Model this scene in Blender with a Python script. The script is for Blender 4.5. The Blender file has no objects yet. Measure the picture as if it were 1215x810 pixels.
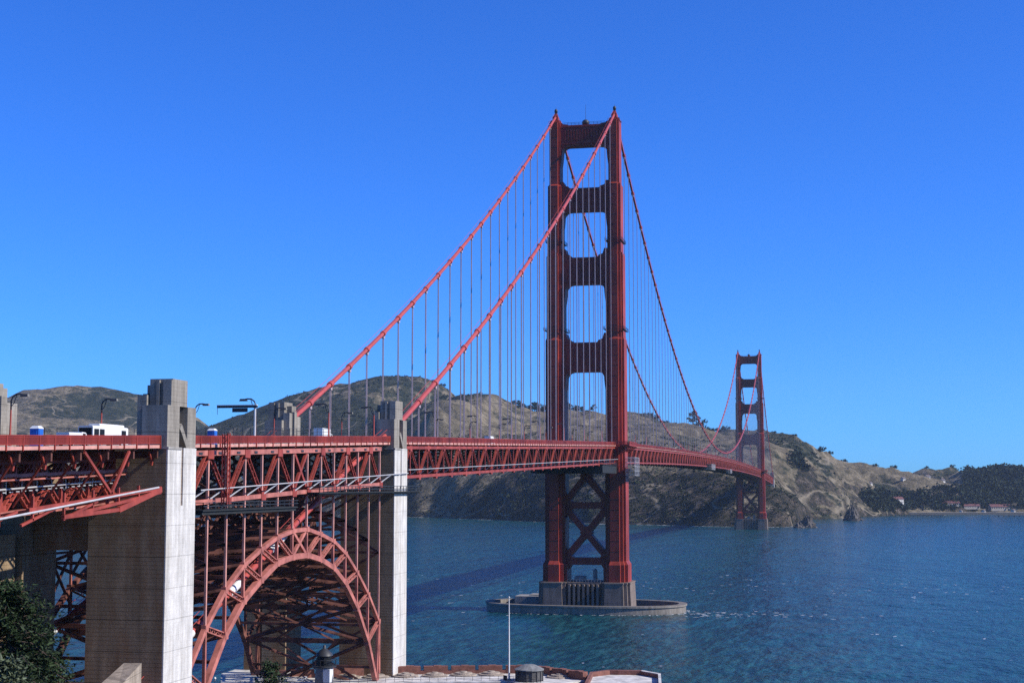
import bpy, math, random
import numpy as np
from mathutils import Vector, Matrix
R = math.radians
sc = bpy.context.scene
random.seed(7); rng = np.random.default_rng(11)

# ------------------------------------------------------------------ camera, sky, sun, exposure
CAM = Vector((111.77, -674.66, 56.25)); YAW = 12.246; PITCH = 5.447
cd = bpy.data.cameras.new('camera'); cam = bpy.data.objects.new('camera', cd); sc.collection.objects.link(cam)
cam.location = CAM; cam.rotation_euler = (R(90 + PITCH), 0, R(YAW))
cd.sensor_width = 36; cd.lens = 36 * 1784.55 / 1215; cd.clip_end = 20000; cd.clip_start = 0.5
sc.camera = cam
SUN_EL, SUN_AZ = 35.0, 92.5      # azimuth clockwise from +Y (the bridge axis)
w = bpy.data.worlds.new('World'); sc.world = w; w.use_nodes = True
nt = w.node_tree; bg = nt.nodes['Background']
sky = nt.nodes.new('ShaderNodeTexSky'); sky.sky_type = 'NISHITA'; sky.sun_disc = False
sky.sun_elevation = R(SUN_EL); sky.sun_rotation = R(SUN_AZ)
sky.air_density = 0.9; sky.dust_density = 0.25; sky.ozone_density = 5.0; sky.altitude = 500
wb = nt.nodes.new('ShaderNodeMix'); wb.data_type = 'RGBA'; wb.blend_type = 'MULTIPLY'; wb.inputs[0].default_value = 1.0; wb.inputs[7].default_value = (.345, .90, 1.84, 1)
gm = nt.nodes.new('ShaderNodeGamma'); gm.inputs[1].default_value = 1.06
nt.links.new(sky.outputs[0], wb.inputs[6]); nt.links.new(wb.outputs[2], gm.inputs[0]); nt.links.new(gm.outputs[0], bg.inputs[0]); bg.inputs[1].default_value = 0.079
sd = bpy.data.lights.new('sun', 'SUN'); sun = bpy.data.objects.new('sun', sd); sc.collection.objects.link(sun)
sd.energy = 5.0; sd.angle = R(0.53); sd.color = (1.0, 0.95, 0.88)
sv = Vector((math.sin(R(SUN_AZ)) * math.cos(R(SUN_EL)), math.cos(R(SUN_AZ)) * math.cos(R(SUN_EL)), math.sin(R(SUN_EL))))
sun.rotation_euler = sv.to_track_quat('Z', 'Y').to_euler()
vs = sc.view_settings; vs.view_transform = 'Standard'; vs.look = 'None'; vs.exposure = 0.28; vs.gamma = 1.0; vs.use_curve_mapping = False
sc.cycles.max_bounces = 6; sc.cycles.diffuse_bounces = 2; sc.cycles.glossy_bounces = 3; sc.cycles.volume_bounces = 0
sc.cycles.transparent_max_bounces = 6; sc.cycles.use_denoising = False; sc.cycles.use_adaptive_sampling = False; sc.cycles.caustics_reflective = False; sc.cycles.caustics_refractive = False

# surveying helpers: turn a bearing seen from the viewpoint into a place in the world (used for siting hills, houses and trees)
_y, _p = R(YAW), R(PITCH)
_R = np.array([math.cos(_y), math.sin(_y), 0]); _H = np.array([-math.sin(_y), math.cos(_y), 0])
_D = _H * math.cos(_p) + np.array([0, 0, math.sin(_p)]); _U = -_H * math.sin(_p) + np.array([0, 0, math.cos(_p)]); FPX = 1784.55
_C = np.array(CAM)
def ray(x, y): return _D + _R * (x - 607.5) / FPX + _U * (405 - y) / FPX
def at_depth(x, y, d): return _C + ray(x, y) * d
def at_z(x, y, z): r = ray(x, y); return _C + r * ((z - _C[2]) / r[2])
def at_e(x, y, e): r = ray(x, y); return _C + r * ((e - _C[0]) / r[0])

# ------------------------------------------------------------------ materials
MATS = {}
def mat(name, col, rough=0.6, var=0.15, scale=0.5, metal=0.0, bump=0.0, bscale=3.0, col2=None, spec=0.4, stretch=None, var2=None):
    """procedural paint, stone or leaf: base colour broken up by noise at two scales"""
    m = bpy.data.materials.new(name); m.use_nodes = True; n = m.node_tree; N = n.nodes; L = n.links
    b = N['Principled BSDF']; b.inputs['Roughness'].default_value = rough; b.inputs['Metallic'].default_value = metal
    b.inputs['Specular IOR Level'].default_value = spec
    geo = N.new('ShaderNodeNewGeometry'); mp = N.new('ShaderNodeMapping'); L.new(geo.outputs['Position'], mp.inputs[0])
    if stretch: mp.inputs['Scale'].default_value = stretch
    t = N.new('ShaderNodeTexNoise'); t.inputs['Scale'].default_value = scale; t.inputs['Detail'].default_value = 6; t.inputs['Roughness'].default_value = 0.65
    L.new(mp.outputs[0], t.inputs['Vector'])
    r = N.new('ShaderNodeValToRGB'); L.new(t.outputs['Fac'], r.inputs[0])
    c2 = col2 or tuple(c * (1 - 2 * var) for c in col); c1 = tuple(min(1, c * (1 + var)) for c in col)
    r.color_ramp.elements[0].position = 0.33; r.color_ramp.elements[1].position = 0.66
    r.color_ramp.elements[0].color = (*c2, 1); r.color_ramp.elements[1].color = (*c1, 1)
    L.new(r.outputs[0], b.inputs['Base Color'])
    if bump:
        t2 = N.new('ShaderNodeTexNoise'); t2.inputs['Scale'].default_value = bscale; t2.inputs['Detail'].default_value = 8
        L.new(geo.outputs['Position'], t2.inputs['Vector'])
        bp = N.new('ShaderNodeBump'); bp.inputs['Strength'].default_value = bump; bp.inputs['Distance'].default_value = 0.3
        L.new(t2.outputs['Fac'], bp.inputs['Height']); L.new(bp.outputs[0], b.inputs['Normal'])
    MATS[name] = m
    return m
RED = mat('red_lead_paint', (0.30, 0.040, 0.023), 0.55, 0.24, 0.14, spec=0.35, stretch=(1, 1, .35))
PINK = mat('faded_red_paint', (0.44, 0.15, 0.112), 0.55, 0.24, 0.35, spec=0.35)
SHADED_RED = mat('shaded_brown_red_steel', (0.160, 0.064, 0.047), 0.75, 0.4, 0.3, spec=0.2)  # darker copy of the red steel, shade under the deck put into its colour
SUNLIT_RED = mat('sunlit_pale_red_paint', (0.58, 0.28, 0.225), 0.6, 0.15, 0.5, spec=0.3)  # same red paint with direct sunlight painted in as a paler tone
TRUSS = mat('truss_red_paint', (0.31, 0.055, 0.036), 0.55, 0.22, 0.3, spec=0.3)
CABLE = mat('cable_paint', (0.42, 0.075, 0.060), 0.45, 0.1, 0.4)
ROPE = mat('rope_paint', (0.47, 0.33, 0.30), 0.35, 0.12, 0.2, spec=0.6)
WHITE = mat('white_paint', (0.68, 0.68, 0.65), 0.5, 0.06, 0.6)
PIPE = mat('galvanised_pipe', (0.55, 0.53, 0.50), 0.4, 0.08, 1.0, metal=0.2)
GREY = mat('grey_concrete', (0.30, 0.28, 0.245), 0.85, 0.2, 0.5, bump=0.25, bscale=2.5, stretch=(1, 1, .3))
DARKMETAL = mat('dark_metal', (0.035, 0.036, 0.038), 0.5, 0.1, 1.0)
TARP = mat('dark_tarpaulin', (0.016, 0.019, 0.019), 0.8, 0.2, 0.8)
GLASS = mat('dark_glass', (0.014, 0.016, 0.018), 0.45, 0.05, 1.0, spec=0.1)
BLUE = mat('blue_plastic', (0.02, 0.12, 0.45), 0.4, 0.05, 1.0)
ASPHALT = mat('asphalt', (0.05, 0.05, 0.052), 0.9, 0.15, 1.0)
WALK = mat('sidewalk_concrete', (0.32, 0.30, 0.28), 0.85, 0.1, 1.0)
BRICK = mat('red_brick', (0.21, 0.085, 0.06), 0.85, 0.22, 0.9, bump=0.15, bscale=6)
ROOFW = mat('pale_roof_coating', (0.60, 0.57, 0.52), 0.85, 0.22, 0.5)
STONE = mat('granite_slab', (0.33, 0.27, 0.21), 0.85, 0.2, 1.2, bump=0.2)
BARK = mat('bark', (0.075, 0.055, 0.04), 0.9, 0.2, 3.0)
TRUNKF = BARK
NEEDLE = mat('cypress_needles', (0.028, 0.048, 0.016), 0.7, 0.4, 0.9, spec=0.2)
PALELEAF = mat('pale_leaves', (0.10, 0.125, 0.065), 0.6, 0.3, 2.0, spec=0.3)
CROWN = mat('oak_leaves', (0.022, 0.032, 0.017), 0.8, 0.45, 0.09, spec=0.15)
SCRUB = mat('coyote_brush', (0.042, 0.052, 0.026), 0.85, 0.5, 0.05, spec=0.1)
ROCK = mat('sea_rock', (0.11, 0.095, 0.08), 0.9, 0.4, 0.25, bump=0.5, bscale=0.6)
SAND = mat('shore_sand', (0.33, 0.28, 0.22), 0.9, 0.15, 0.1)
ROOFR = mat('red_roof_tile', (0.135, 0.048, 0.045), 0.8, 0.15, 0.3)
WALLW = mat('cream_wall', (0.66, 0.62, 0.54), 0.8, 0.06, 0.3)
TIMBER = mat('pier_timber', (0.12, 0.11, 0.10), 0.85, 0.2, 0.5)

def concrete_boards(name, col, stain, stain_amt, line=0.55):
    """board-marked concrete: pour lines, vertical streaks, rust stains"""
    m = bpy.data.materials.new(name); m.use_nodes = True; n = m.node_tree; N = n.nodes; L = n.links
    b = N['Principled BSDF']; b.inputs['Roughness'].default_value = 0.88; b.inputs['Specular IOR Level'].default_value = 0.25
    geo = N.new('ShaderNodeNewGeometry'); sep = N.new('ShaderNodeSeparateXYZ'); L.new(geo.outputs['Position'], sep.inputs[0])
    def noise(scale, st, det=6):
        mp = N.new('ShaderNodeMapping'); mp.inputs['Scale'].default_value = st; L.new(geo.outputs['Position'], mp.inputs[0])
        t = N.new('ShaderNodeTexNoise'); t.inputs['Scale'].default_value = scale; t.inputs['Detail'].default_value = det; t.inputs['Roughness'].default_value = .7
        L.new(mp.outputs[0], t.inputs['Vector']); return t.outputs['Fac']
    def ramp(src, a, bb, ca, cb):
        r = N.new('ShaderNodeValToRGB'); r.color_ramp.elements[0].position = a; r.color_ramp.elements[1].position = bb
        r.color_ramp.elements[0].color = (*ca, 1); r.color_ramp.elements[1].color = (*cb, 1); L.new(src, r.inputs[0]); return r.outputs[0]
    def mixc(a, bb, fac, mode='MIX'):
        x = N.new('ShaderNodeMix'); x.data_type = 'RGBA'; x.blend_type = mode
        if isinstance(fac, float): x.inputs[0].default_value = fac
        else: L.new(fac, x.inputs[0])
        L.new(a, x.inputs[6]); L.new(bb, x.inputs[7]); return x.outputs[2]
    base = ramp(noise(0.45, (1, 1, .5)), .3, .7, tuple(c * .72 for c in col), tuple(min(1, c * 1.15) for c in col))
    streak = ramp(noise(0.8, (1, 1, .05)), .35, .62, (.55, .53, .5), (1, 1, 1))
    c = mixc(base, streak, 0.75 if stain_amt > .3 else 0.22, 'MULTIPLY')
    fine = ramp(noise(3.0, (1, 1, 2.5), 8), .3, .6, (.62, .6, .58), (1, 1, 1)); c = mixc(c, fine, 0.6 if stain_amt > .3 else 0.25, 'MULTIPLY')
    if stain_amt > 0:
        st = ramp(noise(0.16, (1, 1, .35)), .5, .68, (0, 0, 0), (stain_amt,) * 3)
        rgb = N.new('ShaderNodeRGB'); rgb.outputs[0].default_value = (*stain, 1)
        c = mixc(c, rgb.outputs[0], st)
    # thin horizontal board lines and wider pour joints
    def lines(period, width, dark):
        a = N.new('ShaderNodeMath'); a.operation = 'DIVIDE'; L.new(sep.outputs[2], a.inputs[0]); a.inputs[1].default_value = period
        f = N.new('ShaderNodeMath'); f.operation = 'FRACT'; L.new(a.outputs[0], f.inputs[0])
        return ramp(f.outputs[0], width * .6, width, (dark,) * 3, (1, 1, 1))
    c = mixc(c, lines(0.61, .16, line), 0.7 if stain_amt > .3 else 0.25, 'MULTIPLY'); c = mixc(c, lines(4.57, .035, line * .7), 0.8, 'MULTIPLY')
    L.new(c, b.inputs['Base Color'])
    bp = N.new('ShaderNodeBump'); bp.inputs['Strength'].default_value = 0.3; bp.inputs['Distance'].default_value = 0.15
    L.new(noise(3.0, (1, 1, 2.5), 8), bp.inputs['Height']); L.new(bp.outputs[0], b.inputs['Normal'])
    return m
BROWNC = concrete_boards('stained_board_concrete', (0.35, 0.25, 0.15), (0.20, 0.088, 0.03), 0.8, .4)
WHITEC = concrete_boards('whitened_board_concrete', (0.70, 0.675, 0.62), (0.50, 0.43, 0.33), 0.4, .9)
GREYC = concrete_boards('weathered_grey_concrete', (0.34, 0.31, 0.26), (0.16, 0.135, 0.105), 0.5, .75)
PIERC = concrete_boards('pier_concrete', (0.25, 0.20, 0.165), (0.16, 0.12, 0.1), 0.35, .8)

def water_mat():
    m = bpy.data.materials.new('bay_water'); m.use_nodes = True; n = m.node_tree; N = n.nodes; L = n.links
    b = N['Principled BSDF']; b.inputs['IOR'].default_value = 1.33; b.inputs['Roughness'].default_value = 0.14; b.inputs['Specular IOR Level'].default_value = 0.11
    geo = N.new('ShaderNodeNewGeometry')
    def noise(scale, st=(1, 1, 1), det=4, rot=0, dist=0.0):
        mp = N.new('ShaderNodeMapping'); mp.inputs['Scale'].default_value = st; mp.inputs['Rotation'].default_value = (0, 0, R(rot)); L.new(geo.outputs['Position'], mp.inputs[0])
        t = N.new('ShaderNodeTexNoise'); t.inputs['Scale'].default_value = scale; t.inputs['Detail'].default_value = det; t.inputs['Distortion'].default_value = dist
        L.new(mp.outputs[0], t.inputs['Vector']); return t.outputs['Fac']
    def ramp(src, stops):
        r = N.new('ShaderNodeValToRGB'); e = r.color_ramp.elements
        while len(e) < len(stops): e.new(0.5)
        for k, (p, c) in enumerate(stops): e[k].position = p; e[k].color = (*c, 1)
        L.new(src, r.inputs[0]); return r.outputs[0]
    # tidal streaks: silty green bands between clearer blue water
    cur = ramp(noise(0.0042, (1, .33, 1), 5, -8, 0.6), [(.30, (0.006, 0.046, 0.066)), (.5, (0.009, 0.056, 0.067)), (.70, (0.015, 0.065, 0.062))])
    fine = ramp(noise(0.42, (1, .16, 1), 9, 10), [(.36, (.42, .52, .62)), (.5, (.95, .95, .95)), (.64, (1.65, 1.5, 1.4))])
    patch = ramp(noise(0.022, (1, .35, 1), 7, 8, .4), [(.36, (.86, .88, .9)), (.62, (1.1, 1.09, 1.08))])
    m0 = N.new('ShaderNodeMix'); m0.data_type = 'RGBA'; m0.blend_type = 'MULTIPLY'; m0.inputs[0].default_value = 1; L.new(cur, m0.inputs[6]); L.new(patch, m0.inputs[7])
    mx = N.new('ShaderNodeMix'); mx.data_type = 'RGBA'; mx.blend_type = 'MULTIPLY'; mx.inputs[0].default_value = 1; L.new(m0.outputs[2], mx.inputs[6]); L.new(fine, mx.inputs[7])
    # scattered whitecaps and rip lines
    wc = ramp(noise(0.16, (1, .45, 1), 7, 15), [(.685, (0, 0, 0)), (.72, (1, 1, 1))])
    rip = ramp(noise(0.011, (1, .25, 1), 3, -5, 1.0), [(.5, (0, 0, 0)), (.62, (1, 1, 1))])
    wm = N.new('ShaderNodeMix'); wm.data_type = 'RGBA'; wm.blend_type = 'MULTIPLY'; wm.inputs[0].default_value = 1; L.new(wc, wm.inputs[6]); L.new(rip, wm.inputs[7])
    fm = N.new('ShaderNodeMix'); fm.data_type = 'RGBA'; L.new(wm.outputs[2], fm.inputs[0]); L.new(mx.outputs[2], fm.inputs[6]); fm.inputs[7].default_value = (.6, .64, .66, 1)
    L.new(fm.outputs[2], b.inputs['Base Color'])
    h1 = noise(0.10, (1, .55, 1), 8, 12); h2 = noise(0.55, (1, .6, 1), 6, 25)
    h0 = noise(0.032, (1, .4, 1), 4, 10)
    a0 = N.new('ShaderNodeMath'); a0.operation = 'MULTIPLY_ADD'; L.new(h0, a0.inputs[0]); a0.inputs[1].default_value = 2.2; L.new(h1, a0.inputs[2])
    ad = N.new('ShaderNodeMath'); ad.operation = 'MULTIPLY_ADD'; L.new(h2, ad.inputs[0]); ad.inputs[1].default_value = 0.35; L.new(a0.outputs[0], ad.inputs[2])
    bp = N.new('ShaderNodeBump'); bp.inputs['Strength'].default_value = 1.0; bp.inputs['Distance'].default_value = 3.2
    L.new(ad.outputs[0], bp.inputs['Height']); L.new(bp.outputs[0], b.inputs['Normal'])
    return m
WATER = water_mat()

def hill_mat():
    m = bpy.data.materials.new('headland_ground'); m.use_nodes = True; n = m.node_tree; N = n.nodes; L = n.links
    b = N['Principled BSDF']; b.inputs['Roughness'].default_value = 0.95; b.inputs['Specular IOR Level'].default_value = 0.1
    geo = N.new('ShaderNodeNewGeometry'); sep = N.new('ShaderNodeSeparateXYZ'); L.new(geo.outputs['Position'], sep.inputs[0])
    at = N.new('ShaderNodeAttribute'); at.attribute_name = 'cover'
    sa = N.new('ShaderNodeSeparateColor'); L.new(at.outputs['Color'], sa.inputs[0])
    def noise(scale, det=8, rough=.6):
        t = N.new('ShaderNodeTexNoise'); t.inputs['Scale'].default_value = scale; t.inputs['Detail'].default_value = det; t.inputs['Roughness'].default_value = rough
        L.new(geo.outputs['Position'], t.inputs['Vector']); return t.outputs['Fac']
    def ramp(src, stops):
        r = N.new('ShaderNodeValToRGB'); e = r.color_ramp.elements
        while len(e) < len(stops): e.new(0.5)
        for k, (p, c) in enumerate(stops): e[k].position = p; e[k].color = (*c, 1)
        L.new(src, r.inputs[0]); return r.outputs[0]
    def mixc(a, bb, fac):
        x = N.new('ShaderNodeMix'); x.data_type = 'RGBA'; L.new(fac, x.inputs[0]); L.new(a, x.inputs[6]); L.new(bb, x.inputs[7]); return x.outputs[2]
    def math2(op, a, bb):
        x = N.new('ShaderNodeMath'); x.operation = op
        for i, v in enumerate((a, bb)):
            if isinstance(v, (int, float)): x.inputs[i].default_value = v
            else: L.new(v, x.inputs[i])
        return x.outputs[0]
    grass = ramp(noise(0.035, 12, .85), [(.38, (0.062, 0.054, 0.034)), (.5, (0.148, 0.121, 0.077)), (.62, (0.290, 0.238, 0.155))])
    scrub = ramp(noise(0.06, 12, .85), [(.38, (0.010, 0.015, 0.010)), (.5, (0.027, 0.034, 0.022)), (.62, (0.085, 0.078, 0.048))])
    rock = ramp(noise(0.042, 12, .88), [(.40, (0.006, 0.008, 0.006)), (.48, (0.026, 0.027, 0.018)), (.54, (0.062, 0.048, 0.036)), (.62, (0.20, 0.165, 0.125))])
    # scrub share comes from the modelled cover map, broken up by noise
    sfac = ramp(math2('ADD', sa.outputs[0], math2('MULTIPLY', math2('SUBTRACT', noise(0.028, 9, .72), 0.5), 1.7)), [(.42, (0, 0, 0)), (.58, (1, 1, 1))])
    rfac = ramp(math2('ADD', sa.outputs[1], math2('MULTIPLY', math2('SUBTRACT', noise(0.045, 6, .7), 0.5), 0.9)), [(.42, (0, 0, 0)), (.6, (1, 1, 1))])
    c = mixc(grass, scrub, sfac); c = mixc(c, rock, rfac)
    # foot trails and fire roads wandering over the slopes
    tr = ramp(math2('ABSOLUTE', math2('SUBTRACT', noise(0.0035, 3, .5), 0.52), 0.0), [(.0028, (1, 1, 1)), (.0045, (0, 0, 0))])
    trc = N.new('ShaderNodeRGB'); trc.outputs[0].default_value = (.30, .25, .175, 1); c = mixc(c, trc.outputs[0], math2('MULTIPLY', tr, 0.75))
    L.new(c, b.inputs['Base Color'])
    bp = N.new('ShaderNodeBump'); bp.inputs['Strength'].default_value = 0.9; bp.inputs['Distance'].default_value = 9.0
    L.new(noise(0.06, 10, .72), bp.inputs['Height']); L.new(bp.outputs[0], b.inputs['Normal'])
    return m
HILL = hill_mat()

# ------------------------------------------------------------------ mesh helpers
COL = sc.collection
class MB:
    def __init__(s): s.v = []; s.f = []; s.mi = []; s.sm = []
    def add(s, vs, fs, mi=0, smooth=False):
        o = len(s.v); s.v.extend([tuple(map(float, p)) for p in vs])
        for f in fs: s.f.append(tuple(i + o for i in f)); s.mi.append(mi); s.sm.append(smooth)
    def box(s, x0, x1, y0, y1, z0, z1, mi=0, dz=0.0):
        """axis box; dz lifts the +y end (a graded deck)"""
        s.add([(x0, y0, z0), (x1, y0, z0), (x1, y1, z0 + dz), (x0, y1, z0 + dz), (x0, y0, z1), (x1, y0, z1), (x1, y1, z1 + dz), (x0, y1, z1 + dz)],
              [(3, 2, 1, 0), (4, 5, 6, 7), (0, 1, 5, 4), (1, 2, 6, 5), (2, 3, 7, 6), (3, 0, 4, 7)], mi)
    def beam(s, p, q, w, h=None, mi=0, up=(0, 0, 1)):
        p = Vector(p); q = Vector(q); h = h or w; d = (q - p)
        if d.length < 1e-6: return
        d.normalize(); u = Vector(up)
        if abs(d.dot(u)) > 0.98: u = Vector((0, 1, 0))
        a = d.cross(u).normalized() * (w / 2); b = a.cross(d).normalized() * (h / 2)
        s.add([p - a - b, p + a - b, p + a + b, p - a + b, q - a - b, q + a - b, q + a + b, q - a + b],
              [(3, 2, 1, 0), (4, 5, 6, 7), (0, 1, 5, 4), (1, 2, 6, 5), (2, 3, 7, 6), (3, 0, 4, 7)], mi)
    def laced(s, p, q, w, t, mi=0, side=(1, 0, 0), pitch=1.0):
        """built-up member: two flanges joined by zig-zag lacing"""
        p = Vector(p); q = Vector(q); d = (q - p); L = d.length; d.normalize(); sv = Vector(side)
        a = (d.cross(sv)).normalized() * (w / 2)
        s.beam(p - a, q - a, t * .62, t * 1.6, mi, up=side); s.beam(p + a, q + a, t * .62, t * 1.6, mi, up=side)
        k = max(2, int(L / pitch))
        for i in range(k):
            A = p + d * (L * i / k) + (a if i % 2 else -a); B = p + d * (L * (i + 1) / k) + (-a if i % 2 else a)
            s.beam(A, B, t * .4, t * .3, mi, up=side)
    def tube(s, pts, r, n=8, mi=0, cap=True):
        pts = [Vector(p) for p in pts]; rings = []
        rr = r if isinstance(r, (list, tuple)) else [r] * len(pts)
        vs = []; fs = []
        for i, p in enumerate(pts):
            d = (pts[min(i + 1, len(pts) - 1)] - pts[max(i - 1, 0)]).normalized()
            u = Vector((0, 0, 1)) if abs(d.z) < .95 else Vector((0, 1, 0))
            a = d.cross(u).normalized(); b = a.cross(d).normalized()
            for k in range(n):
                t = 2 * math.pi * k / n; vs.append(p + (a * math.cos(t) + b * math.sin(t)) * rr[i])
        for i in range(len(pts) - 1):
            for k in range(n):
                k2 = (k + 1) % n; fs.append((i * n + k, i * n + k2, (i + 1) * n + k2, (i + 1) * n + k))
        s.add(vs, fs, mi, True)
        if cap: s.add(vs[:n], [tuple(range(n))[::-1]], mi); s.add(vs[-n:], [tuple(range(n))], mi)
    def lathe(s, c, prof, n=20, mi=0, smooth=True, sx=1, sy=1):
        vs = []; fs = []
        for r, z in prof:
            for k in range(n):
                t = 2 * math.pi * k / n; vs.append((c[0] + r * sx * math.cos(t), c[1] + r * sy * math.sin(t), c[2] + z))
        for i in range(len(prof) - 1):
            for k in range(n):
                k2 = (k + 1) % n; fs.append((i * n + k, i * n + k2, (i + 1) * n + k2, (i + 1) * n + k))
        s.add(vs, fs, mi, smooth)
        if prof[-1][0] > 1e-3: s.add(vs[-n:], [tuple(range(n))], mi)
        if prof[0][0] > 1e-3: s.add(vs[:n], [tuple(range(n))[::-1]], mi)
    def prism_xy(s, poly, z0, z1, mi=0, top=None):
        """vertical prism; top = scaled/other polygon for a tapered one"""
        n = len(poly); tp = top or poly
        s.add([(x, y, z0) for x, y in poly] + [(x, y, z1) for x, y in tp],
              [tuple(range(n))[::-1], tuple(range(n, 2 * n))] + [(i, (i + 1) % n, n + (i + 1) % n, n + i) for i in range(n)], mi)
    def prism_xz(s, poly, y0, y1, mi=0):
        n = len(poly)
        s.add([(x, y0, z) for x, z in poly] + [(x, y1, z) for x, z in poly],
              [tuple(range(n)), tuple(range(n, 2 * n))[::-1]] + [(i, n + i, n + (i + 1) % n, (i + 1) % n) for i in range(n)], mi)
    def mesh(s, name, mats):
        me = bpy.data.meshes.new(name); me.from_pydata(s.v, [], s.f)
        for m in (mats if isinstance(mats, (list, tuple)) else [mats]): me.materials.append(m)
        me.polygons.foreach_set('material_index', s.mi); me.polygons.foreach_set('use_smooth', s.sm); me.update()
        return me
    def build(s, name, mats, parent=None):
        o = bpy.data.objects.new(name, s.mesh(name, mats)); COL.objects.link(o)
        if parent is not None: o.parent = parent; o.matrix_parent_inverse = Matrix.Identity(4)
        return o
def tag(o, label=None, cat=None, group=None, kind=None):
    if label: o['label'] = label
    if cat: o['category'] = cat
    if group: o['group'] = group
    if kind: o['kind'] = kind
    return o
def empty(name, label, cat, loc=(0, 0, 0), rz=0, group=None):
    o = bpy.data.objects.new(name, None); COL.objects.link(o); o.location = loc; o.rotation_euler = (0, 0, rz)
    return tag(o, label, cat, group)
def copy_tree(o, parent=None):
    c = o.copy(); COL.objects.link(c); c.parent = parent
    for ch in list(o.children): copy_tree(ch, c)
    return c
def place(o, loc, rz=0, label=None, scale=None, group=None):
    o.location = loc; o.rotation_euler = (0, 0, rz)
    if scale: o.scale = scale if isinstance(scale, (tuple, list)) else (scale,) * 3
    if label: o['label'] = label
    if group: o['group'] = group
    return o

# ------------------------------------------------------------------ terrain
_TAB = {}
def vnoise(x, y, seed):
    if seed not in _TAB: _TAB[seed] = np.random.default_rng(seed).random((256, 256))
    T = _TAB[seed]
    xi = np.floor(x).astype(int); yi = np.floor(y).astype(int); fx = x - xi; fy = y - yi
    fx = fx * fx * fx * (fx * (fx * 6 - 15) + 10); fy = fy * fy * fy * (fy * (fy * 6 - 15) + 10)
    g = lambda i, j: T[i % 256, j % 256]
    return (g(xi, yi) * (1 - fx) + g(xi + 1, yi) * fx) * (1 - fy) + (g(xi, yi + 1) * (1 - fx) + g(xi + 1, yi + 1) * fx) * fy
def fbm(x, y, scale, octv=5, seed=0, gain=.5, ridged=False):
    a = 1; s = 0; tot = 0; x = x / scale; y = y / scale
    for o in range(octv):
        v = vnoise(x, y, seed + o) * 2 - 1
        if ridged: v = 1 - 2 * np.abs(v)
        s = s + a * v; tot += a; a *= gain; c_, s_ = math.cos(.6), math.sin(.6); x, y = (x * c_ - y * s_) * 2.03 + 17, (x * s_ + y * c_) * 2.03 + 31
    return s / tot

CTRL = []
def P(lst, D=None):
    for t in lst:
        d = t[2] if len(t) > 2 else D
        CTRL.append(tuple(at_depth(t[0], t[1], d)))
RIDGES = [([(-80, 519.3), (0, 485.1), (30, 462.7), (60, 463.2), (100, 462.5), (130, 458.2), (165, 468.4), (200, 485.3), (235, 500.8)], 4400),
 ([(260, 537.3), (288, 515.7)], 4100),
 ([(320, 480.5), (345, 471.2), (400, 464.5), (440, 448.8), (490, 451.8), (515, 455.9), (534, 471.4)], 3700),
 ([(551, 505.9), (585, 527.1), (612, 491.9), (639, 547.1)], 2950),
 ([(640, 532.8), (672, 491.7), (706, 532.0), (740, 491.3), (780, 496.9)], 3350),
 ([(807, 505.0), (834, 519.4), (873, 557.5), (913, 527.6), (934, 520.8)], 2900),
 ([(952, 525.8), (975, 558.1), (998, 555.3), (1017, 570.1), (1055, 575.0), (1075, 567.8)], 3000),
 ([(1092, 562.6), (1115, 569.3), (1138, 562.9), (1154, 628.2)], 3600),
 ([(1172, 571.0), (1190, 558.1), (1215, 568.8), (1260, 573.2), (1330, 586.8)], 3300)]
for pts, d in RIDGES:
    P(pts, d)
    for x, y in pts[::2]:
        q = at_depth(x, y, d); r = ray(x, 405); r = r / np.linalg.norm(r[:2])
        CTRL.append((q[0] + r[0] * 600, q[1] + r[1] * 600, q[2] * .45))
SHORE = [(-60, 609), (0, 609), (100, 610), (200, 610), (300, 611), (400, 612), (482, 613), (520, 614), (560, 615.5), (600, 617), (650, 619), (700, 621), (760, 622), (820, 623.5), (870, 624.5),
         (905, 625), (932, 625), (946, 623), (950, 617), (965, 616), (1000, 615), (1030, 612.5), (1060, 611), (1110, 609.5), (1160, 609), (1215, 609), (1300, 609)]
SH_B = []; SH_D = []                          # the shoreline as bearing and distance from the viewpoint
def bearing(x, y): return np.arctan2(x - _C[0], y - _C[1])
for x, y in SHORE:
    q = at_z(x, y, 0); CTRL.append((q[0], q[1], 2.0)); SH_B.append(float(bearing(q[0], q[1]))); SH_D.append(float(math.hypot(q[0] - _C[0], q[1] - _C[1])))
P([(700, 596, 2250), (700, 572, 2370), (700, 540, 2550), (700, 515, 2760), (770, 596, 2220), (770, 570, 2340), (770, 535, 2560), (770, 514, 2760),
   (600, 590, 2480), (600, 562, 2600), (620, 530, 2720), (600, 503, 2830), (640, 585, 2380), (640, 555, 2520), (500, 598, 2680), (500, 570, 2850), (500, 530, 3150), (500, 490, 3450),
   (550, 598, 2570), (550, 565, 2700), (540, 520, 2870), (850, 592, 2150), (860, 565, 2260), (840, 545, 2400), (830, 525, 2650),
   (925, 590, 2200), (935, 603, 2130), (943, 614, 2080), (900, 560, 2400), (930, 545, 2600), (960, 590, 2430), (965, 565, 2600), (1000, 603, 2550), (985, 575, 2720), (1030, 598, 2750), (1000, 562, 2870), (950, 540, 2750),
   (1060, 603, 2820), (1060, 585, 2970), (1100, 600, 2950), (1100, 582, 3250), (1120, 572, 3450), (1150, 600, 2980), (1150, 585, 3200), (1190, 600, 3000), (1190, 580, 3150), (1230, 598, 3000),
   (400, 590, 2800), (400, 540, 3200), (400, 490, 3500), (300, 590, 3000), (300, 540, 3400), (150, 590, 3100), (150, 530, 3700), (100, 490, 4150), (0, 590, 3100), (0, 530, 3700)])
P([(540, 467, 3200), (528, 463, 3450), (520, 480, 3060), (490, 492, 2980), (505, 508, 2840), (535, 476, 3010)])
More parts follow.
